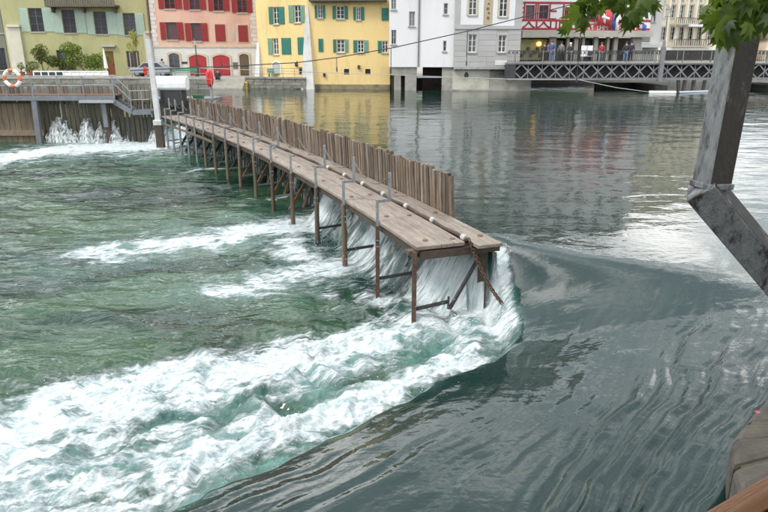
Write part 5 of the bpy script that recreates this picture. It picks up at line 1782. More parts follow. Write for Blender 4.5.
def red_buoy(px_, y0, y1, Y, label, post_to):
    a, b = P(px_, y1, Y), P(px_, y0, Y)
    a.x = b.x
    rad = 0.15 if Y < 40 else 0.2
    t = thing('lifebuoy_post', (a.x, Y, post_to), label, 'lifebuoy')
    MB().box((a.x, Y + 0.1, (post_to + b.z) / 2), (0.16, 0.12, b.z - post_to)).build('post', GREYPAINT, t)
    cz_, hh = (a.z + b.z) / 2, (b.z - a.z) / 2
    pts = []
    for k in range(24):
        q = 2 * math.pi * k / 24
        pts.append(Vector((a.x + rad * 0.55 * math.cos(q), Y - 0.06, cz_ + (hh - 0.12) * math.sin(q))))
    MB().tube(pts + [pts[0]], 0.115, 8, cap=False).build('ring', RB, t, smooth=True)
    MB().box((a.x, Y - 0.02, cz_ - 0.02), (0.30, 0.03, 0.12)).build('strap', WB, t)
red_buoy(209.3, 69, 87, YT + 0.3, 'red lifebuoy on a grey post at the platform end of the weir', zpl)
red_buoy(145, 66.5, 75, 68.5, 'distant red lifebuoy on the quay beside the parked car', Z_Q)

# ------------------------------------------------------------------ on the quay
def on_q(px_, py_):
    g_ = G(px_, py_, Z_Q)
    return g_
# white low fence along the edge
ya = 68.0
fx0, fx1 = P(34, 75, ya).x, P(108, 75, ya).x
fz0, fz1 = Z_Q, P(70, 71, ya).z
fe = thing('white_fence', ((fx0 + fx1) / 2, ya, Z_Q), 'low white panel fence in front of the green house bushes', 'fence')
npn = 10
for k in range(npn + 1):
    x = fx0 + (fx1 - fx0) * k / npn
    MB().box((x, ya, (fz0 + fz1) / 2), (0.10, 0.10, fz1 - fz0)).build('fence_post', WHITEPAINT, fe)
for z in (fz1 - 0.03, fz0 + 0.12):
    MB().box(((fx0 + fx1) / 2, ya - 0.02, z), (fx1 - fx0, 0.06, 0.10)).build('fence_rail', WHITEPAINT, fe)
NAVY = mat('navy_panel', (0.03, 0.04, 0.07), (0.02, 0.03, 0.05), 0.4, 3)
for k in range(npn):
    x = fx0 + (fx1 - fx0) * (k + 0.5) / npn
    MB().box((x, ya, (fz0 + fz1) / 2 + 0.03), ((fx1 - fx0) / npn - 0.16, 0.03, fz1 - fz0 - 0.3)).build('fence_panel', NAVY if k < 4 else WHITEPAINT, fe)
# closed white parasol leaning by the door
pa = thing('closed_parasol', (P(106.5, 76, 70).x, 70, Z_Q), 'closed white parasol standing beside the brown door', 'parasol')
b0 = Vector((P(108, 79, 70).x, 70, Z_Q)); t0 = P(103, 48, 70)
MB().tube([b0, b0.lerp(t0, 0.25), b0.lerp(t0, 0.3), b0.lerp(t0, 0.7), t0], [0.03, 0.03, 0.2, 0.13, 0.03], 8).build('canopy', WHITEPAINT, pa)
MB().box(b0 + Vector((0, 0, 0.05)), (0.5, 0.5, 0.1)).build('base', DARKIRON, pa)
# bench rows
def bench(px0, px1, py_, Y, label, m):
    x0, x1 = P(px0, py_, Y).x, P(px1, py_, Y).x
    t = thing('bench', ((x0 + x1) / 2, Y, Z_Q), label, 'bench')
    MB().box(((x0 + x1) / 2, Y, Z_Q + 0.45), (x1 - x0, 0.42, 0.06)).build('seat', m, t)
    for k in range(2):
        MB().box(((x0 + x1) / 2, Y + 0.24, Z_Q + 0.62 + 0.2 * k), (x1 - x0, 0.04, 0.16)).build('back_slat', m, t)
    for x in (x0 + 0.2, x1 - 0.2):
        MB().box((x, Y, Z_Q + 0.21), (0.08, 0.36, 0.42)).build('leg', m, t)
        MB().box((x, Y + 0.27, Z_Q + 0.45), (0.07, 0.02, 0.88)).build('back_post', m, t)
GRB = mat('green_bench_paint', (0.07, 0.24, 0.18), (0.05, 0.18, 0.14), 0.6, 3)
bench(169, 197, 73, 69.5, 'long green bench in front of the pink house', GRB)
bench(267, 292, 75, 64.6, 'green bench before the yellow house arched door', GRB)
# street railing by the pink house
ra = thing('quay_railing', (P(235, 70, Y_Q).x, Y_Q + 0.3, Z_Q), 'thin grey quay railing in front of the pink and yellow houses', 'railing')
for (xa_, Ya_, xb2, Yb_) in ((150, Y_Q + .3, 212, Y_Q + .3), (249, Y_Q + 0.3, 306, Y_YEL_M - 0.2)):
    p0, p1 = P(xa_, 70, Ya_), P(xb2, 70, Yb_)
    p0.z = p1.z = Z_Q
    for z in (0.5, 1.0):
        MB().tube([p0 + Vector((0, 0, z)), p1 + Vector((0, 0, z))], 0.025, 6).build('rail', STEEL, ra)
    for k in range(6):
        q = p0.lerp(p1, k / 5)
        MB().tube([q, q + Vector((0, 0, 1.02))], 0.03, 6).build('rail_post', STEEL, ra)
q = G(246, 85, 0.3)
yb = thing('bollard', (P(246, 84, Y_Q - 0.5).x, Y_Q - 0.45, 0), 'small yellow mooring bollard at the foot of the stone steps', 'bollard')
q = WO[yb.name]
MB().tube([q + Vector((0, 0, -0.3)), q + Vector((0, 0, 0.45)), q + Vector((0, 0, 0.5)), q + Vector((0, 0, 0.62))], [0.13, 0.13, 0.17, 0.12], 10).build('cap_post', mat('yellow_paint', (0.68, 0.42, 0.03), (0.55, 0.34, 0.03), 0.5, 3), yb)
# plant pots
POT = mat('terracotta_pot', (0.30, 0.12, 0.06), (0.22, 0.09, 0.05), 0.8, 4)
# parked car
def car(cx, cy, label):
    t = thing('parked_car', (cx, cy, Z_Q), label, 'car')
    body = mat('grey_car_paint', (0.30, 0.33, 0.37), (0.27, 0.30, 0.34), 0.25, 1)
    z = Z_Q
    pr = [(-2.1, .35), (-2.15, .7), (-1.9, .85), (-1.2, .92), (-.6, 1.42), (.9, 1.45), (1.6, .95), (2.1, .85), (2.15, .4)]
    MB().prism([(cx + a, cy - .82, z + b) for a, b in pr], (0, 1.64, 0)).build('body', body, t, bevel=0.06)
    sg = [(-1.05, .95), (-.55, 1.36), (.85, 1.38), (1.4, .98)]
    MB().prism([(cx + a, cy - .83, z + b) for a, b in sg], (0, 0.012, 0)).build('side_window', GLASS, t)
    for wx in (-1.35, 1.35):
        for wy in (-.8, .62):
            w = MB().tube([(cx + wx, cy + wy, z + .33), (cx + wx, cy + wy + .18, z + .33)], 0.33, 16).build('wheel', DARKIRON, t)
            MB().tube([(cx + wx, cy + wy - .006, z + .33), (cx + wx, cy + wy + .186, z + .33)], 0.2, 12).build('rim', STEEL, w)
    for wx in (-2.12, 2.1):
        for wy in (-.6, .6):
            MB().box((cx + wx, cy + wy, z + .68), (.08, .3, .14)).build('headlight' if wx < 0 else 'tail_light', WHITEPAINT if wx < 0 else RB, t)
q = P(158, 72, 70.3)
car(q.x - 0.6, 70.3, 'grey car parked on the quay at the corner of the pink house')

# ------------------------------------------------------------------ plants on the quay
def leaf_mat(name, a, b, trans=0.35):
    m = bpy.data.materials.new(name)
    m.use_nodes = True
    t, N, L = nodes_of(m)
    pb = N['Principled BSDF']
    out = N['Material Output']
    geo = N.new('ShaderNodeNewGeometry')
    oi = N.new('ShaderNodeObjectInfo')
    ad = N.new('ShaderNodeMath'); ad.operation = 'ADD'
    L.new(geo.outputs['Random Per Island'], ad.inputs[0]); L.new(oi.outputs['Random'], ad.inputs[1])
    fr = N.new('ShaderNodeMath'); fr.operation = 'FRACT'
    L.new(ad.outputs[0], fr.inputs[0])
    mx = N.new('ShaderNodeMix'); mx.data_type = 'RGBA'
    L.new(fr.outputs[0], mx.inputs[0])
    mx.inputs[6].default_value = (*a, 1); mx.inputs[7].default_value = (*b, 1)
    L.new(mx.outputs[2], pb.inputs['Base Color'])
    pb.inputs['Roughness'].default_value = 0.5
    tr = N.new('ShaderNodeBsdfTranslucent')
    hs = N.new('ShaderNodeHueSaturation')
    hs.inputs['Hue'].default_value = 0.475
    hs.inputs['Saturation'].default_value = 1.1
    hs.inputs['Value'].default_value = 1.9
    L.new(mx.outputs[2], hs.inputs['Color'])
    L.new(hs.outputs[0], tr.inputs['Color'])
    ms = N.new('ShaderNodeMixShader')
    ms.inputs[0].default_value = trans
    L.new(pb.outputs[0], ms.inputs[1]); L.new(tr.outputs[0], ms.inputs[2])
    L.new(ms.outputs[0], out.inputs['Surface'])
    return m
LF1 = leaf_mat('bush_leaves', (0.06, 0.09, 0.025), (0.13, 0.16, 0.04))
LF2 = leaf_mat('bright_bush_leaves', (0.09, 0.15, 0.03), (0.19, 0.25, 0.05))
LF3 = leaf_mat('yellow_green_leaves', (0.24, 0.28, 0.05), (0.32, 0.34, 0.08))
BARK = mat('bark', (0.13, 0.10, 0.075), (0.06, 0.047, 0.036), 0.9, 6, 0.7, 20, stretch=(3, 3, 0.7))
def leaf_cloud(name, clumps, n, size, m, parent):
    vs, fs = [], []
    for k in range(n):
        c, r = random.choice(clumps)
        while True:
            d = Vector((random.uniform(-1, 1), random.uniform(-1, 1), random.uniform(-1, 1)))
            if 0.05 < d.length < 1:
                break
        d = d.normalized() * d.length ** 0.5
        q = Vector(c) + Vector((d.x * r[0], d.y * r[1], d.z * r[2]))
        a = Vector((random.gauss(0, 1), random.gauss(0, 1), random.gauss(0, 1))).normalized()
        b = a.cross(Vector((random.gauss(0, 1), random.gauss(0, 1), random.gauss(0, 1)))).normalized()
        s = size * random.uniform(0.6, 1.3)
        o = len(vs)
        vs += [q - a * s, q + b * s * 0.5, q + a * s, q - b * s * 0.5]
        fs.append((o, o + 1, o + 2, o + 3))
    return MB().add(vs, fs).build(name, m, parent)
def bush(x0, x1, y0, y1, Y, m, n, label, stems=4, pot=False, cat='bush'):
    a, b = P(x0, y1, Y), P(x1, y0, Y)
    base = Vector(((a.x + b.x) / 2, Y, Z_Q))
    t = thing('bush' if not pot else 'potted_shrub', base, label, cat)
    W, H = b.x - a.x, b.z - Z_Q
    cl = []
    for k in range(9):
        cl.append(((base.x + random.uniform(-.36, .36) * W, Y + random.uniform(-.5, .5), Z_Q + H * random.uniform(0.3, 0.82)), (W * random.uniform(.14, .24), 0.5, H * random.uniform(.13, .24))))
    zb0 = 0.45 if pot else 0.0
    if pot:
        MB().tube([base, base + Vector((0, 0, 0.4)), base + Vector((0, 0, 0.45))], [0.22, 0.3, 0.33], 12).build('pot', POT, t)
        cl = [((base.x + random.uniform(-.1, .1), Y, Z_Q + 0.45 + (H - .45) * random.uniform(.25, .7)), (W * .38, W * .38, H * 0.2)) for k in range(5)]
    leaf_cloud('foliage', cl, n, 0.13 if not pot else 0.08, m, t)
    mb = MB()
    for k in range(stems):
        e = Vector(cl[k % len(cl)][0])
        mb = MB().tube([base + Vector((random.uniform(-.15, .15), 0, zb0)), base.lerp(e, .5) + Vector((0, 0, .1)), e], [0.045, 0.03, 0.012], 6)
        mb.build('stem', BARK, t)
    return t
bush(28, 57, 45, 76, 72.6, LF1, 1500, 'dark olive round bush before the green house, left of the taller bush')
bush(54, 74, 56, 76, 72.9, LF1, 500, 'low olive bush between the two tall bushes')
bush(66, 107, 38, 76, 72.4, LF2, 2400, 'tall feathery bright green bush left of the brown door')
bush(18, 24, 62, 74, 70.5, LF1, 160, 'small clipped shrub in a pot beside the cream pilaster', 2, True, 'plant')
bush(25, 34, 65, 75, 70.5, LF1, 200, 'wider potted shrub next to the white fence end', 2, True, 'plant')
yt = thing('young_tree', (P(136, 76, 71.5).x, 71.5, Z_Q), 'young yellow green tree tied between wooden stakes before the green house', 'tree')
b0 = WO[yt.name]
top = P(136, 30, 71.5)
MB().tube([b0, b0.lerp(top, .5), top], [0.06, 0.045, 0.015], 7).build('trunk', BARK, yt)
cl = []
for k in range(9):
    z = P(136, 32 + 18 * (k / 8), 71.5).z
    w = 0.25 + 0.55 * (k / 8)
    cl.append(((b0.x + random.uniform(-.5, .5) * (0.3 + k / 8), 71.5 + random.uniform(-.4, .4), z), (0.28, 0.28, 0.35)))
    MB().tube([(b0.x, 71.5, z - 0.5), cl[-1][0]], [0.02, 0.008], 5).build('branch', BARK, yt)
leaf_cloud('crown', cl, 520, 0.10, LF3, yt)
for px_ in (131.5, 138.5, 143):
    x = P(px_, 70, 71.2).x
    MB().tube([(x, 71.2, Z_Q), (x, 71.2, P(px_, 52, 71.2).z)], 0.055, 7).build('stake', mat('stake_wood', (0.42, 0.30, 0.18), (0.32, 0.23, 0.14), 0.8, 4), yt)

# ------------------------------------------------------------------ people
SKIN = mat('skin', (0.52, 0.33, 0.24), (0.46, 0.29, 0.21), 0.6, 4)
def skin_mesh(name, verts, edges, radii, m, parent, sub=1):
    o = WO[parent.name]
    me = bpy.data.meshes.new(name)
    me.from_pydata([tuple(Vector(v)) for v in verts], edges, [])
    me.materials.append(m)
    ob = link(name, me, parent, o)
    sk = ob.modifiers.new('skin', 'SKIN')
    for i, r_ in enumerate(radii):
        d = me.skin_vertices[0].data[i]
        d.radius = (r_, r_) if isinstance(r_, float) else r_
    me.skin_vertices[0].data[0].use_root = True
    sb = ob.modifiers.new('sub', 'SUBSURF')
    sb.levels = sub
    sb.render_levels = sub
    return ob
def person(loc, rz, top, legs, hair, label, sit=False, hgt=1.72, swing=0.12, arm=0.1):
    t = thing('person', loc, label, 'person')
    k = hgt / 1.72
    def V(x, y, z):
        c, s = math.cos(rz), math.sin(rz)
        return (k * (c * x - s * y), k * (s * x + c * y), k * z)
    if not sit:
        hip, kneel, kneer, fl, fr = 0.92, (-.09, -swing * .6, .5), (.09, swing * .5, .5), (-.10, -swing * 0.2, .07), (.10, swing, .07)
        dz = 0
    else:
        hip = 0.12
        kneel, kneer, fl, fr = (-.10, -.42, .30), (.10, -.42, .30), (-.10, -.50, -.10), (.10, -.50, -.10)
        dz = -0.80
    pel, chest, neck, head = (0, 0, hip), (0, -0.02, 1.32 + dz), (0, 0, 1.47 + dz), (0, -0.01, 1.60 + dz)
    sl_, sr_ = (-.19, 0, 1.40 + dz), (.19, 0, 1.40 + dz)
    el, er = (-.25, -.02 - arm * .3, 1.13 + dz), (.25, -.02, 1.13 + dz)
    hl, hr = (-.25, -.10 - arm, .90 + dz), (.25, -.10 - arm * .5, .90 + dz)
    v = [V(*q) for q in (pel, chest, neck, head, (0, -.005, 1.68 + dz), sl_, el, hl, sr_, er, hr, (-.09, 0, hip - .06), kneel, fl, (.09, 0, hip - .06), kneer, fr, (fl[0], fl[1] - .13, fl[2] - .03), (fr[0], fr[1] - .13, fr[2] - .03))]
    e = [(0, 1), (1, 2), (2, 3), (3, 4), (1, 5), (5, 6), (6, 7), (1, 8), (8, 9), (9, 10), (0, 11), (11, 12), (12, 13), (0, 14), (14, 15), (15, 16), (13, 17), (16, 18)]
    r_ = [0.14, 0.15, 0.055, 0.095, 0.07, 0.06, 0.045, 0.04, 0.06, 0.045, 0.04, 0.085, 0.06, 0.045, 0.085, 0.06, 0.045, 0.04, 0.04]
    skin_mesh('body', v, e, [x * k for x in r_], SKIN, t)
    jv = [v[0], v[1], V(0, 0, 1.43 + dz), v[5], v[6], V(hl[0], hl[1] + .03, hl[2] + .07), v[8], v[9], V(hr[0], hr[1] + .03, hr[2] + .07)]
    skin_mesh('jacket', jv, [(0, 1), (1, 2), (1, 3), (3, 4), (4, 5), (1, 6), (6, 7), (7, 8)], [x * k for x in (0.17, 0.18, 0.075, .08, .066, .055, .08, .066, .055)], top, t)
    tv = [v[0], v[11], v[12], V(fl[0], fl[1], fl[2] + .05), v[14], v[15], V(fr[0], fr[1], fr[2] + .05)]
    skin_mesh('trousers', tv, [(0, 1), (1, 2), (2, 3), (0, 4), (4, 5), (5, 6)], [x * k for x in (0.16, .105, .08, .068, .105, .08, .068)], legs, t)
    hv = [V(0, .03, 1.66 + dz), V(0, .045, 1.60 + dz), V(0, -.02, 1.71 + dz)]
    skin_mesh('hair', hv, [(0, 1), (0, 2)], [0.098 * k, 0.075 * k, 0.07 * k], hair, t)
    return t
def cm(n, c):
    return mat(n, c, None, 0.85, 6)
C_NAVY, C_RED, C_DARK, C_BLUE, C_JEAN, C_GREY, C_WHITE = cm('navy_cloth', (0.025, 0.03, 0.07)), cm('red_cloth', (0.30, 0.03, 0.04)), cm('charcoal_cloth', (0.03, 0.03, 0.034)), cm('blue_cloth', (0.05, 0.09, 0.20)), cm('denim', (0.12, 0.20, 0.36)), cm('grey_cloth', (0.16, 0.16, 0.17)), cm('white_cloth', (0.6, 0.6, 0.6))
H_DK, H_BR, H_GR = cm('dark_hair', (0.02, 0.015, 0.012)), cm('brown_hair', (0.09, 0.05, 0.03)), cm('white_cap', (0.6, 0.6, 0.58))
zdk = zt_ + 0.061
for px_, dY, top, leg, hair, lab, hg in (
        (543.5, 1.6, C_DARK, C_DARK, H_BR, 'person in black on the bridge, leftmost in front of the lit shop', 1.62),
        (547.3, 2.6, C_RED, C_DARK, H_DK, 'person in red top between two others before the lit shop', 1.60),
        (551, 1.2, C_BLUE, C_JEAN, H_BR, 'tall person in blue jacket and jeans on the bridge by the shop column', 1.80),
        (560.5, 1.8, C_GREY, C_DARK, H_DK, 'person in grey jacket walking on the bridge right of the shop column', 1.70),
        (569.5, 1.4, C_DARK, C_DARK, H_GR, 'person in dark coat with a white cap on the bridge', 1.60),
        (600.5, 2.4, C_RED, C_GREY, H_BR, 'person in red top and grey trousers near the bridge middle', 1.65),
        (625, 1.0, C_DARK, C_JEAN, H_DK, 'person in black top and light jeans leaning at the bridge rail', 1.70),
        (630, 1.3, C_NAVY, C_NAVY, H_DK, 'person in navy beside the one in light jeans', 1.74)):
    q = P(px_, 60, Y_B + dY)
    person((q.x, Y_B + dY, zdk), random.uniform(-.6, .6), top, leg, hair, lab, hgt=hg)
q = P(163, 70, 71.0)
person((q.x, 71.0, Z_Q), 1.3, C_NAVY, C_DARK, H_DK, 'person in navy jacket walking on the quay beside the grey car', hgt=1.72)
xs_ = P(217, 83, Y_Q - 0.8).x
person((xs_, Y_Q - 0.2, Z_Q - 0.02), 0.0, C_DARK, C_DARK, H_BR, 'person in dark clothes sitting on the top water step', sit=True)
# posters on easels before the arcade
for px_, lab in ((583.5, 'white poster stand left of its twin before the arcade'), (589.5, 'white and blue poster stand right of its twin before the arcade')):
    q = P(px_, 55, Y_B + 4)
    es = thing('poster_stand', (q.x, Y_B + 4, zdk), lab, 'sign')
    MB().box((q.x, Y_B + 4, zdk + 0.95), (0.5, 0.04, 0.95)).build('poster', FWHI, es)
    if px_ > 585:
        MB().box((q.x + 0.02, Y_B + 3.97, zdk + 0.72), (0.4, 0.015, 0.4)).build('printed_block', NAVY, es)
    for s in (-.2, .2):
        MB().tube([(q.x + s, Y_B + 4.02, zdk), (q.x + s * .8, Y_B + 4.02, zdk + 0.5)], 0.02, 5).build('leg', DARKIRON, es)

# ------------------------------------------------------------------ right bank: stone pier, bank, steel post
PIERM = mat('mossy_pier_stone', (0.10, 0.09, 0.075), (0.04, 0.037, 0.032), 0.9, 3.5, 1.0, 9, dirt=(0.09, 0.10, 0.025), dscale=1.7, dpos=(0.54, 0.68), coord='World', vary=0.1)
ZPT = 0.12
c1, c2, c3, c4 = G(768, 394, ZPT), G(745, 420, ZPT), G(732, 438, ZPT), G(733, 466, ZPT)
out = [Vector((5.2, 6.9, ZPT)), c1 + Vector((0.25, 0.25, 0)), c1, c2, c3, c4, G(741, 492, ZPT), G(770, 530, ZPT), Vector((5.2, 3.1, ZPT))]
pr = thing('stone_pier', (4.2, 5.0, -1.8), 'rounded mossy grey stone pier at lower right by the wooden rail', 'pier')
# stacked courses, each cut into stones
def course(z0, z1, grow, seed):
    rnd = random.Random(seed)
    cen = Vector((4.5, 5.0, 0))
    poly = [cen + (Vector((p.x, p.y, 0)) - cen) * (1 + grow) for p in out]
    n = len(poly)
    for i in range(n - 1):
        a, b = poly[i], poly[i + 1]
        if (a - b).length < 0.05:
            continue
        m1, m2 = a.lerp(cen, 0.55), b.lerp(cen, 0.55)
        g = 0.012
        a2, b2 = a.lerp(b, g / (a - b).length), b.lerp(a, g / (a - b).length)
        dz = rnd.uniform(-.012, .012)
        k = 3
        mb = MB()
        vs = [(*a2.xy, z0 + .01), (*b2.xy, z0 + .01), (*m2.xy, z0 + .01), (*m1.xy, z0 + .01), (*a2.xy, z1 - .01 + dz), (*b2.xy, z1 - .01 + dz), (*m2.xy, z1 - .01 + dz), (*m1.xy, z1 - .01 + dz)]
        mb.add(vs, [(0, 1, 5, 4), (1, 2, 6, 5), (2, 3, 7, 6), (3, 0, 4, 7), (4, 5, 6, 7), (3, 2, 1, 0)])
        mb.build('stone', PIERM, pr, bevel=0.055)
    return cen, poly
for k in range(5):
    z1 = ZPT - 0.42 * k
    course(z1 - 0.42, z1, 0.012 * k, 40 + k)
mb = MB().prism([(*Vector((4.5, 5.0)).lerp(Vector(p.xy), 0.95), -2.2) for p in out], (0, 0, 2.2 + ZPT - 0.035))
mb.build('core', PIERM, pr)
q = G(757, 413.5, ZPT + 0.03)
fw = thing('pink_flower', (q.x, q.y, ZPT), 'tiny pink flower lying on the mossy pier top', 'flower')
pk = mat('pink_petal', (0.70, 0.10, 0.22), (0.6, 0.08, 0.18), 0.6, 4)
for k in range(5):
    t = 2 * math.pi * k / 5
    MB().prism([q + Vector((0, 0, 0.0)), q + Vector((math.cos(t - .4) * .018, math.sin(t - .4) * .018, .012)), q + Vector((math.cos(t) * .026, math.sin(t) * .026, .018)), q + Vector((math.cos(t + .4) * .018, math.sin(t + .4) * .018, .012))], (0, 0, 0.004)).build('petal', pk, fw)
# bank beyond the frame, carrying the strut and the tree
sheet_obj('river_bank', [(5.25, 2.9), (5.25, 6.9), (7.5, 8.0), (60, 12), (60, -10), (5.25, -10)], 0.35, mat('bank_earth', (0.20, 0.18, 0.12), (0.12, 0.12, 0.07), 0.95, 1.5, 0.5, 8, coord='World'), depth=3.0)

YS = 5.2
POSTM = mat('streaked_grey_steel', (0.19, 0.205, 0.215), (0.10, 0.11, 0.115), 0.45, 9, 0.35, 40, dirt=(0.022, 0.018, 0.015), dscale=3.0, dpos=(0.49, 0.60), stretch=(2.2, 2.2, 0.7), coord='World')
POSTG = mat('shaded_rust_grimed_steel', (0.028, 0.024, 0.02), (0.012, 0.011, 0.01), 0.6, 7, 0.4, 35, dirt=(0.13, 0.14, 0.145), dscale=3.2, dpos=(0.58, 0.68), stretch=(2.2, 2.2, 0.7), coord='World')  # near-black steel: rust grime plus the shade of the unlit side, in the colour
sp_ = thing('steel_post', P(712, 186, YS), 'large stained grey steel post with a diagonal strut at upper right', 'post')
a, b = P(711.5, 184, YS), P(757, -60, YS)
ax = (b - a).normalized()
side = Vector((1, 0, 0)); side = (side - ax * side.dot(ax)).normalized()
fwd = ax.cross(side)
def box_post(p0, p1, s1, f1, hw, rot, name, m, cutv=None):
    """square hollow-looking post turned about its axis"""
    ax = (p1 - p0).normalized()
    cs = []
    for k in range(4):
        t = rot + math.pi / 2 * k
        cs.append((s1 * math.cos(t) + f1 * math.sin(t)) * hw * math.sqrt(2))
    vs = [p0 + c for c in cs] + [p1 + c for c in cs]
    return MB().add(vs, [(3, 2, 1, 0), (4, 5, 6, 7)] + [(k, (k + 1) % 4, 4 + (k + 1) % 4, 4 + k) for k in range(4)])
def shade_right_faces(ob):
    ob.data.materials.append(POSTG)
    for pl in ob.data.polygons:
        if pl.normal.x > 0.25:  # sides turned right, away from the light, get the painted shade and grime
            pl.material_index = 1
shade_right_faces(box_post(a, b, side, fwd, 0.106, R(-30), 'column', POSTM).build('column', POSTM, sp_, bevel=0.012))
box_post(a - ax * 0.03, a + ax * 0.02, side, fwd, 0.120, R(-30), 'flange', POSTM).build('flange', POSTM, sp_, bevel=0.008)
s_end = Vector((5.75, 5.2, 0.2))
dirv = (P(800, 303, YS) - P(714, 200, YS)).normalized()
sa = a - ax * 0.10
tt = (0.30 - sa.z) / dirv.z
s_end = sa + dirv * tt
sx = (side - dirv * side.dot(dirv)).normalized()
sf = dirv.cross(sx)
shade_right_faces(box_post(sa - dirv * 0.12, s_end, sx, sf, 0.125, R(-14), 'strut', POSTM).build('strut', POSTM, sp_, bevel=0.012))
MB().box(s_end + Vector((0, 0, 0.0)), (0.5, 0.5, 0.14)).build('base_plate', POSTM, sp_)

# ------------------------------------------------------------------ the covered bridge we stand on: wooden rail, boards
WOODR = mat('red_brown_rail_wood', (0.33, 0.16, 0.07), (0.22, 0.105, 0.048), 0.6, 5, 0.35, 25, stretch=(0.6, 6, 6), vary=0.05)
WOODD = mat('dark_bridge_boards', (0.10, 0.058, 0.034), (0.06, 0.036, 0.022), 0.7, 5, 0.4, 25, stretch=(0.6, 6, 6))
ZR = 2.62
r0, r1 = G(704, 512, ZR), G(768, 474.5, ZR)
dr = (r1 - r0).normalized()
nr = Vector((dr.y, -dr.x, 0))
rr = thing('wooden_railing', (r0.x, r0.y, 1.5), 'brown wooden handrail in the lower right corner, closest to the viewer', 'railing')
ra_, rb_ = r0 - dr * 2.5, r0 + dr * 3.0
dn = Vector((0, 0, 1))
ang = math.atan2(dr.y, dr.x)
def rail_board(n0, n1, z0, z1, nm, m):
    c = (ra_ + rb_) / 2 + nr * (n0 + n1) / 2
    ob = MB().box((0, 0, 0), ((rb_ - ra_).length, n1 - n0, z1 - z0)).build(nm, m, rr, origin=(0, 0, 0))
    ob.location = Vector((c.x, c.y, (z0 + z1) / 2)) - WO[rr.name]
    ob.rotation_euler.z = ang
    bv = ob.modifiers.new('bevel', 'BEVEL'); bv.width = 0.004; bv.segments = 2
rail_board(0.0, 0.028, ZR - 0.05, ZR, 'handrail', WOODR)
rail_board(0.034, 0.09, ZR - 0.09, ZR - 0.03, 'inner_board', WOODD)
rail_board(0.01, 0.05, 1.75, 1.9, 'lower_board', WOODD)
for s in (0.6, 2.0, 3.4, 4.8):
    q = ra_ + dr * s + nr * 0.05
    MB().box((q.x, q.y, (1.5 + ZR - 0.1) / 2), (0.08, 0.08, ZR - 0.1 - 1.5), Matrix.Rotation(ang, 3, 'Z')).build('baluster', WOODD, rr)
c = r0 + nr * 1.4
fl = MB().box((0, 0, 0), (6.0, 2.9, 0.16)).build('bridge_floor', WOODD, origin=(0, 0, 0))
fl.location = (c.x + dr.x * .2, c.y + dr.y * .2, 1.42)
fl.rotation_euler.z = ang
tag(fl, kind='structure')

# ------------------------------------------------------------------ overhanging tree
LFT = leaf_mat('plane_tree_leaves', (0.02, 0.05, 0.009), (0.10, 0.165, 0.022), 0.45)
tb = Vector((6.4, 5.6, 0.3))
tr = thing('plane_tree', tb, 'leafy tree branch with lobed green leaves hanging in at the top right', 'tree')
MB().tube([tb, tb + Vector((.05, .05, 1.5)), tb + Vector((-.05, 0, 3.2)), tb + Vector((-.3, 0, 5.0)), tb + Vector((-.5, .1, 6.5))], [0.30, 0.23, 0.20, 0.15, 0.08], 12).build('trunk', BARK, tr, smooth=True)
def leaf_mesh(k):
    rnd = random.Random(k + 90)
    out = []
    # five-lobed outline
    spec = ((-78, .42), (-62, .80), (-48, .55), (-30, .98), (-16, .62), (0, 1.12), (16, .62), (30, .98), (48, .55), (62, .80), (78, .42), (105, .30), (180, .05), (-105, .30))
    for d, r in spec:
        r *= rnd.uniform(.92, 1.08)
        out.append((math.sin(R(d)) * r, math.cos(R(d)) * r, -0.40 * r * r + rnd.uniform(-.06, .06) + 0.30 * abs(math.sin(R(d))) * r))
    vs = [(0, 0.1, 0.06)] + out
    n = len(out)
    fs = [(0, 1 + i, 1 + (i + 1) % n) for i in range(n)]
    me = bpy.data.meshes.new('leaf')
    me.from_pydata(vs, [], fs)
    me.polygons.foreach_set('use_smooth', [True] * len(fs))
    me.materials.append(LFT)
    return me
lms = [leaf_mesh(k) for k in range(5)]
def leaves_at(specs):
    for (x, y, Y, s) in specs:
        q = P(x, y, Y)
        yaw, tilt = random.uniform(-2.6, 2.6), random.uniform(-.7, .9)
        # tips hang down, blades roughly facing the open side
        M = Matrix.Rotation(random.uniform(-.9, .9), 4, 'Z') @ Matrix.Rotation(R(90) + tilt, 4, 'X') @ Matrix.Rotation(R(180) + yaw * 0.45, 4, 'Z')
        ob = link('leaf', random.choice(lms), tr, q, M.to_euler(), (s, s, s))
def twig(pts, r0=0.012, r1=0.004, nm='twig'):
    qs = [P(*p) for p in pts]
    n = len(qs)
    MB().tube(qs, [r0 + (r1 - r0) * i / (n - 1) for i in range(n)], 6).build(nm, BARK, tr, smooth=True)
MB().tube([tb + Vector((-.25, 0, 4.6)), P(860, -120, 5.4), P(800, -60, 5.2), P(720, -35, 5.0), P(640, -22, 4.9), P(590, -8, 4.8)], [0.075, .06, .04, .026, .018, .009], 8).build('branch', BARK, tr, smooth=True)
MB().tube([tb + Vector((-.2, 0, 4.0)), P(850, -60, 5.1), P(790, -20, 4.7), P(748, 5, 4.5), P(735, 20, 4.4)], [0.06, .045, .03, .018, .008], 8).build('branch', BARK, tr, smooth=True)
twig([(640, -22, 4.9), (622, -4, 4.85), (612, 12, 4.8)])
twig([(670, -28, 4.95), (650, -5, 4.9), (636, 14, 4.85)])
twig([(605, -12, 4.83), (585, 6, 4.75), (576, 22, 4.7)])
twig([(760, -5, 4.55), (716, -2, 4.5), (706, 12, 4.5)])
twig([(748, 5, 4.5), (728, 12, 4.45), (716, 30, 4.4)])
sp2 = [(568, 22, 4.7, .095), (580, 17, 4.72, .11), (590, 10, 4.8, .10), (574, 8, 4.75, .09), (586, 24, 4.7, .08), (565, 30, 4.7, .06), (590, -4, 4.8, .11), (600, 4, 4.8, .10), (610, -4, 4.8, .12)]
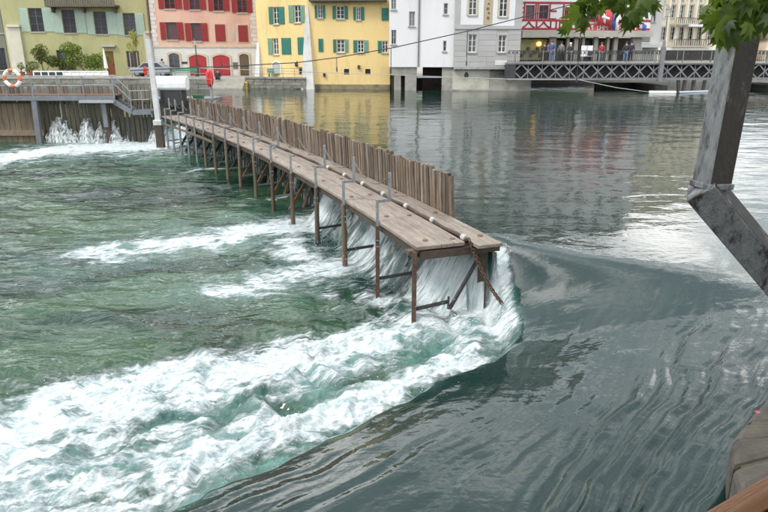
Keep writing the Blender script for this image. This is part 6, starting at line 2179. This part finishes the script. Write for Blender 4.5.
for k in range(34):
    x = random.uniform(585, 655)
    lim = 12 + 16 * math.exp(-((x - 632) / 11) ** 2) + 4 * math.exp(-((x - 600) / 8) ** 2)
    sp2.append((x, random.uniform(-26, lim - 8), random.uniform(4.6, 5.1), random.uniform(.075, .115)))
for k in range(10):
    sp2.append((random.uniform(626, 642), random.uniform(2, 22), random.uniform(4.7, 4.9), random.uniform(.08, .11)))
for k in range(70):
    x = random.uniform(720, 775)
    lim = 36 if x < 752 else 24
    sp2.append((x, random.uniform(-25, lim), random.uniform(4.2, 4.75), random.uniform(.08, .125)))
sp2 += [(704, 14, 4.5, .085), (710, 6, 4.5, .09), (712, 18, 4.5, .08), (706, 22, 4.48, .06), (718, 34, 4.4, .075), (722, 26, 4.4, .085), (714, 27, 4.4, .06), (745, 36, 4.4, .07)]
for k in range(40):
    sp2.append((random.uniform(650, 900), random.uniform(-120, -24), random.uniform(4.6, 5.6), random.uniform(.08, .12)))
leaves_at(sp2)

for k in range(26):
    x = random.uniform(572, 650)
    lim = 14 + 14 * math.exp(-((x - 632) / 10) ** 2) + 6 * math.exp(-((x - 578) / 8) ** 2)
    leaves_at([(x, random.uniform(-14, lim - 6), random.uniform(4.5, 5.0), random.uniform(.085, .12))])
for k in range(45):
    x = random.uniform(716, 775)
    leaves_at([(x, random.uniform(-15, 34 if x < 750 else 20), random.uniform(4.15, 4.5), random.uniform(.085, .125))])
cl = []
for k in range(26):
    t = random.uniform(0, 2 * math.pi)
    r = random.uniform(0.3, 2.6)
    cl.append(((tb.x + 0.9 + r * math.cos(t), tb.y + r * math.sin(t), random.uniform(5.4, 8.4)), (1.0, 1.0, 0.7)))
crn = leaf_cloud('crown', cl, 5200, 0.12, LFT, tr)
# roof of the covered footbridge over the viewer
rc = thing('bridge_roof', (c.x, c.y, 4.4), 'timber roof of the covered footbridge above the viewer', 'roof')
for nm_2, n0_, n1_, z0_, z1_ in (('eaves_beam', -0.28, -0.08, 4.55, 4.8), ('eaves_beam', 2.6, 2.8, 4.55, 4.8)):
    ob = MB().box((0, 0, 0), (16, n1_ - n0_, z1_ - z0_)).build(nm_2, WOODD, rc, origin=(0, 0, 0))
    q = r0 + nr * (n0_ + n1_) / 2
    ob.location = Vector((q.x, q.y, (z0_ + z1_) / 2)) - WO[rc.name]
    ob.rotation_euler.z = ang
a_, b_ = r0 - dr * 8, r0 + dr * 8
rid = [a_ + nr * 1.3, b_ + nr * 1.3]
vs = [a_ - nr * 0.5, b_ - nr * 0.5, b_ + nr * 1.3, a_ + nr * 1.3, b_ + nr * 3.1, a_ + nr * 3.1]
zs_ = (4.7, 4.7, 6.2, 6.2, 4.7, 4.7)
mb = MB().add([(v.x, v.y, z) for v, z in zip(vs, zs_)], [(0, 1, 2, 3), (3, 2, 4, 5)])
ob = mb.build('roof_boards', WOODD, rc)
sd2 = ob.modifiers.new('solid', 'SOLIDIFY'); sd2.thickness = 0.1
for s_ in (-7.5, -3.2, 3.6, 7.5):
    for n_2 in (-0.18, 2.7):
        q = r0 + dr * s_ + nr * n_2
        MB().box((q.x, q.y, (1.5 + 4.55) / 2), (0.18, 0.18, 3.05), Matrix.Rotation(ang, 3, 'Z')).build('roof_post', WOODD, rc)
# drops thrown up where the water tumbles
rnd = random.Random(5)
tet = [(1, 0, -.5), (-.5, .87, -.5), (-.5, -.87, -.5), (0, 0, 1)]
vs, fs = [], []
def drops(n, a, b, spread, zr, smax):
    for _ in range(n):
        t = rnd.random()
        q = a.lerp(b, t) + Vector((rnd.gauss(0, spread), rnd.gauss(0, spread), abs(rnd.gauss(0, zr))))
        s_ = rnd.uniform(.25, 1) ** 2 * smax
        o = len(vs)
        for v in tet:
            vs.append(q + Vector(v) * s_)
        fs.extend([(o, o + 1, o + 2), (o, o + 1, o + 3), (o + 1, o + 2, o + 3), (o, o + 2, o + 3)])
drops(420, G(504, 250, -.1), G(510, 292, -.7), 0.06, 0.10, 0.012)
drops(500, G(430, 330, -.9), G(505, 315, -.8), 0.20, 0.14, 0.011)
drops(500, G(430, 375, -.9), G(230, 470, -.95), 0.30, 0.12, 0.011)
drops(300, G(400, 290, -1.0), G(300, 240, -1.1), 0.25, 0.16, 0.012)
spr = MB().add(vs, fs).build('spray', mat('water_drop_white', (0.8, 0.84, 0.85), (0.7, 0.75, 0.77), 0.3, 4))
tag(spr, kind='stuff')
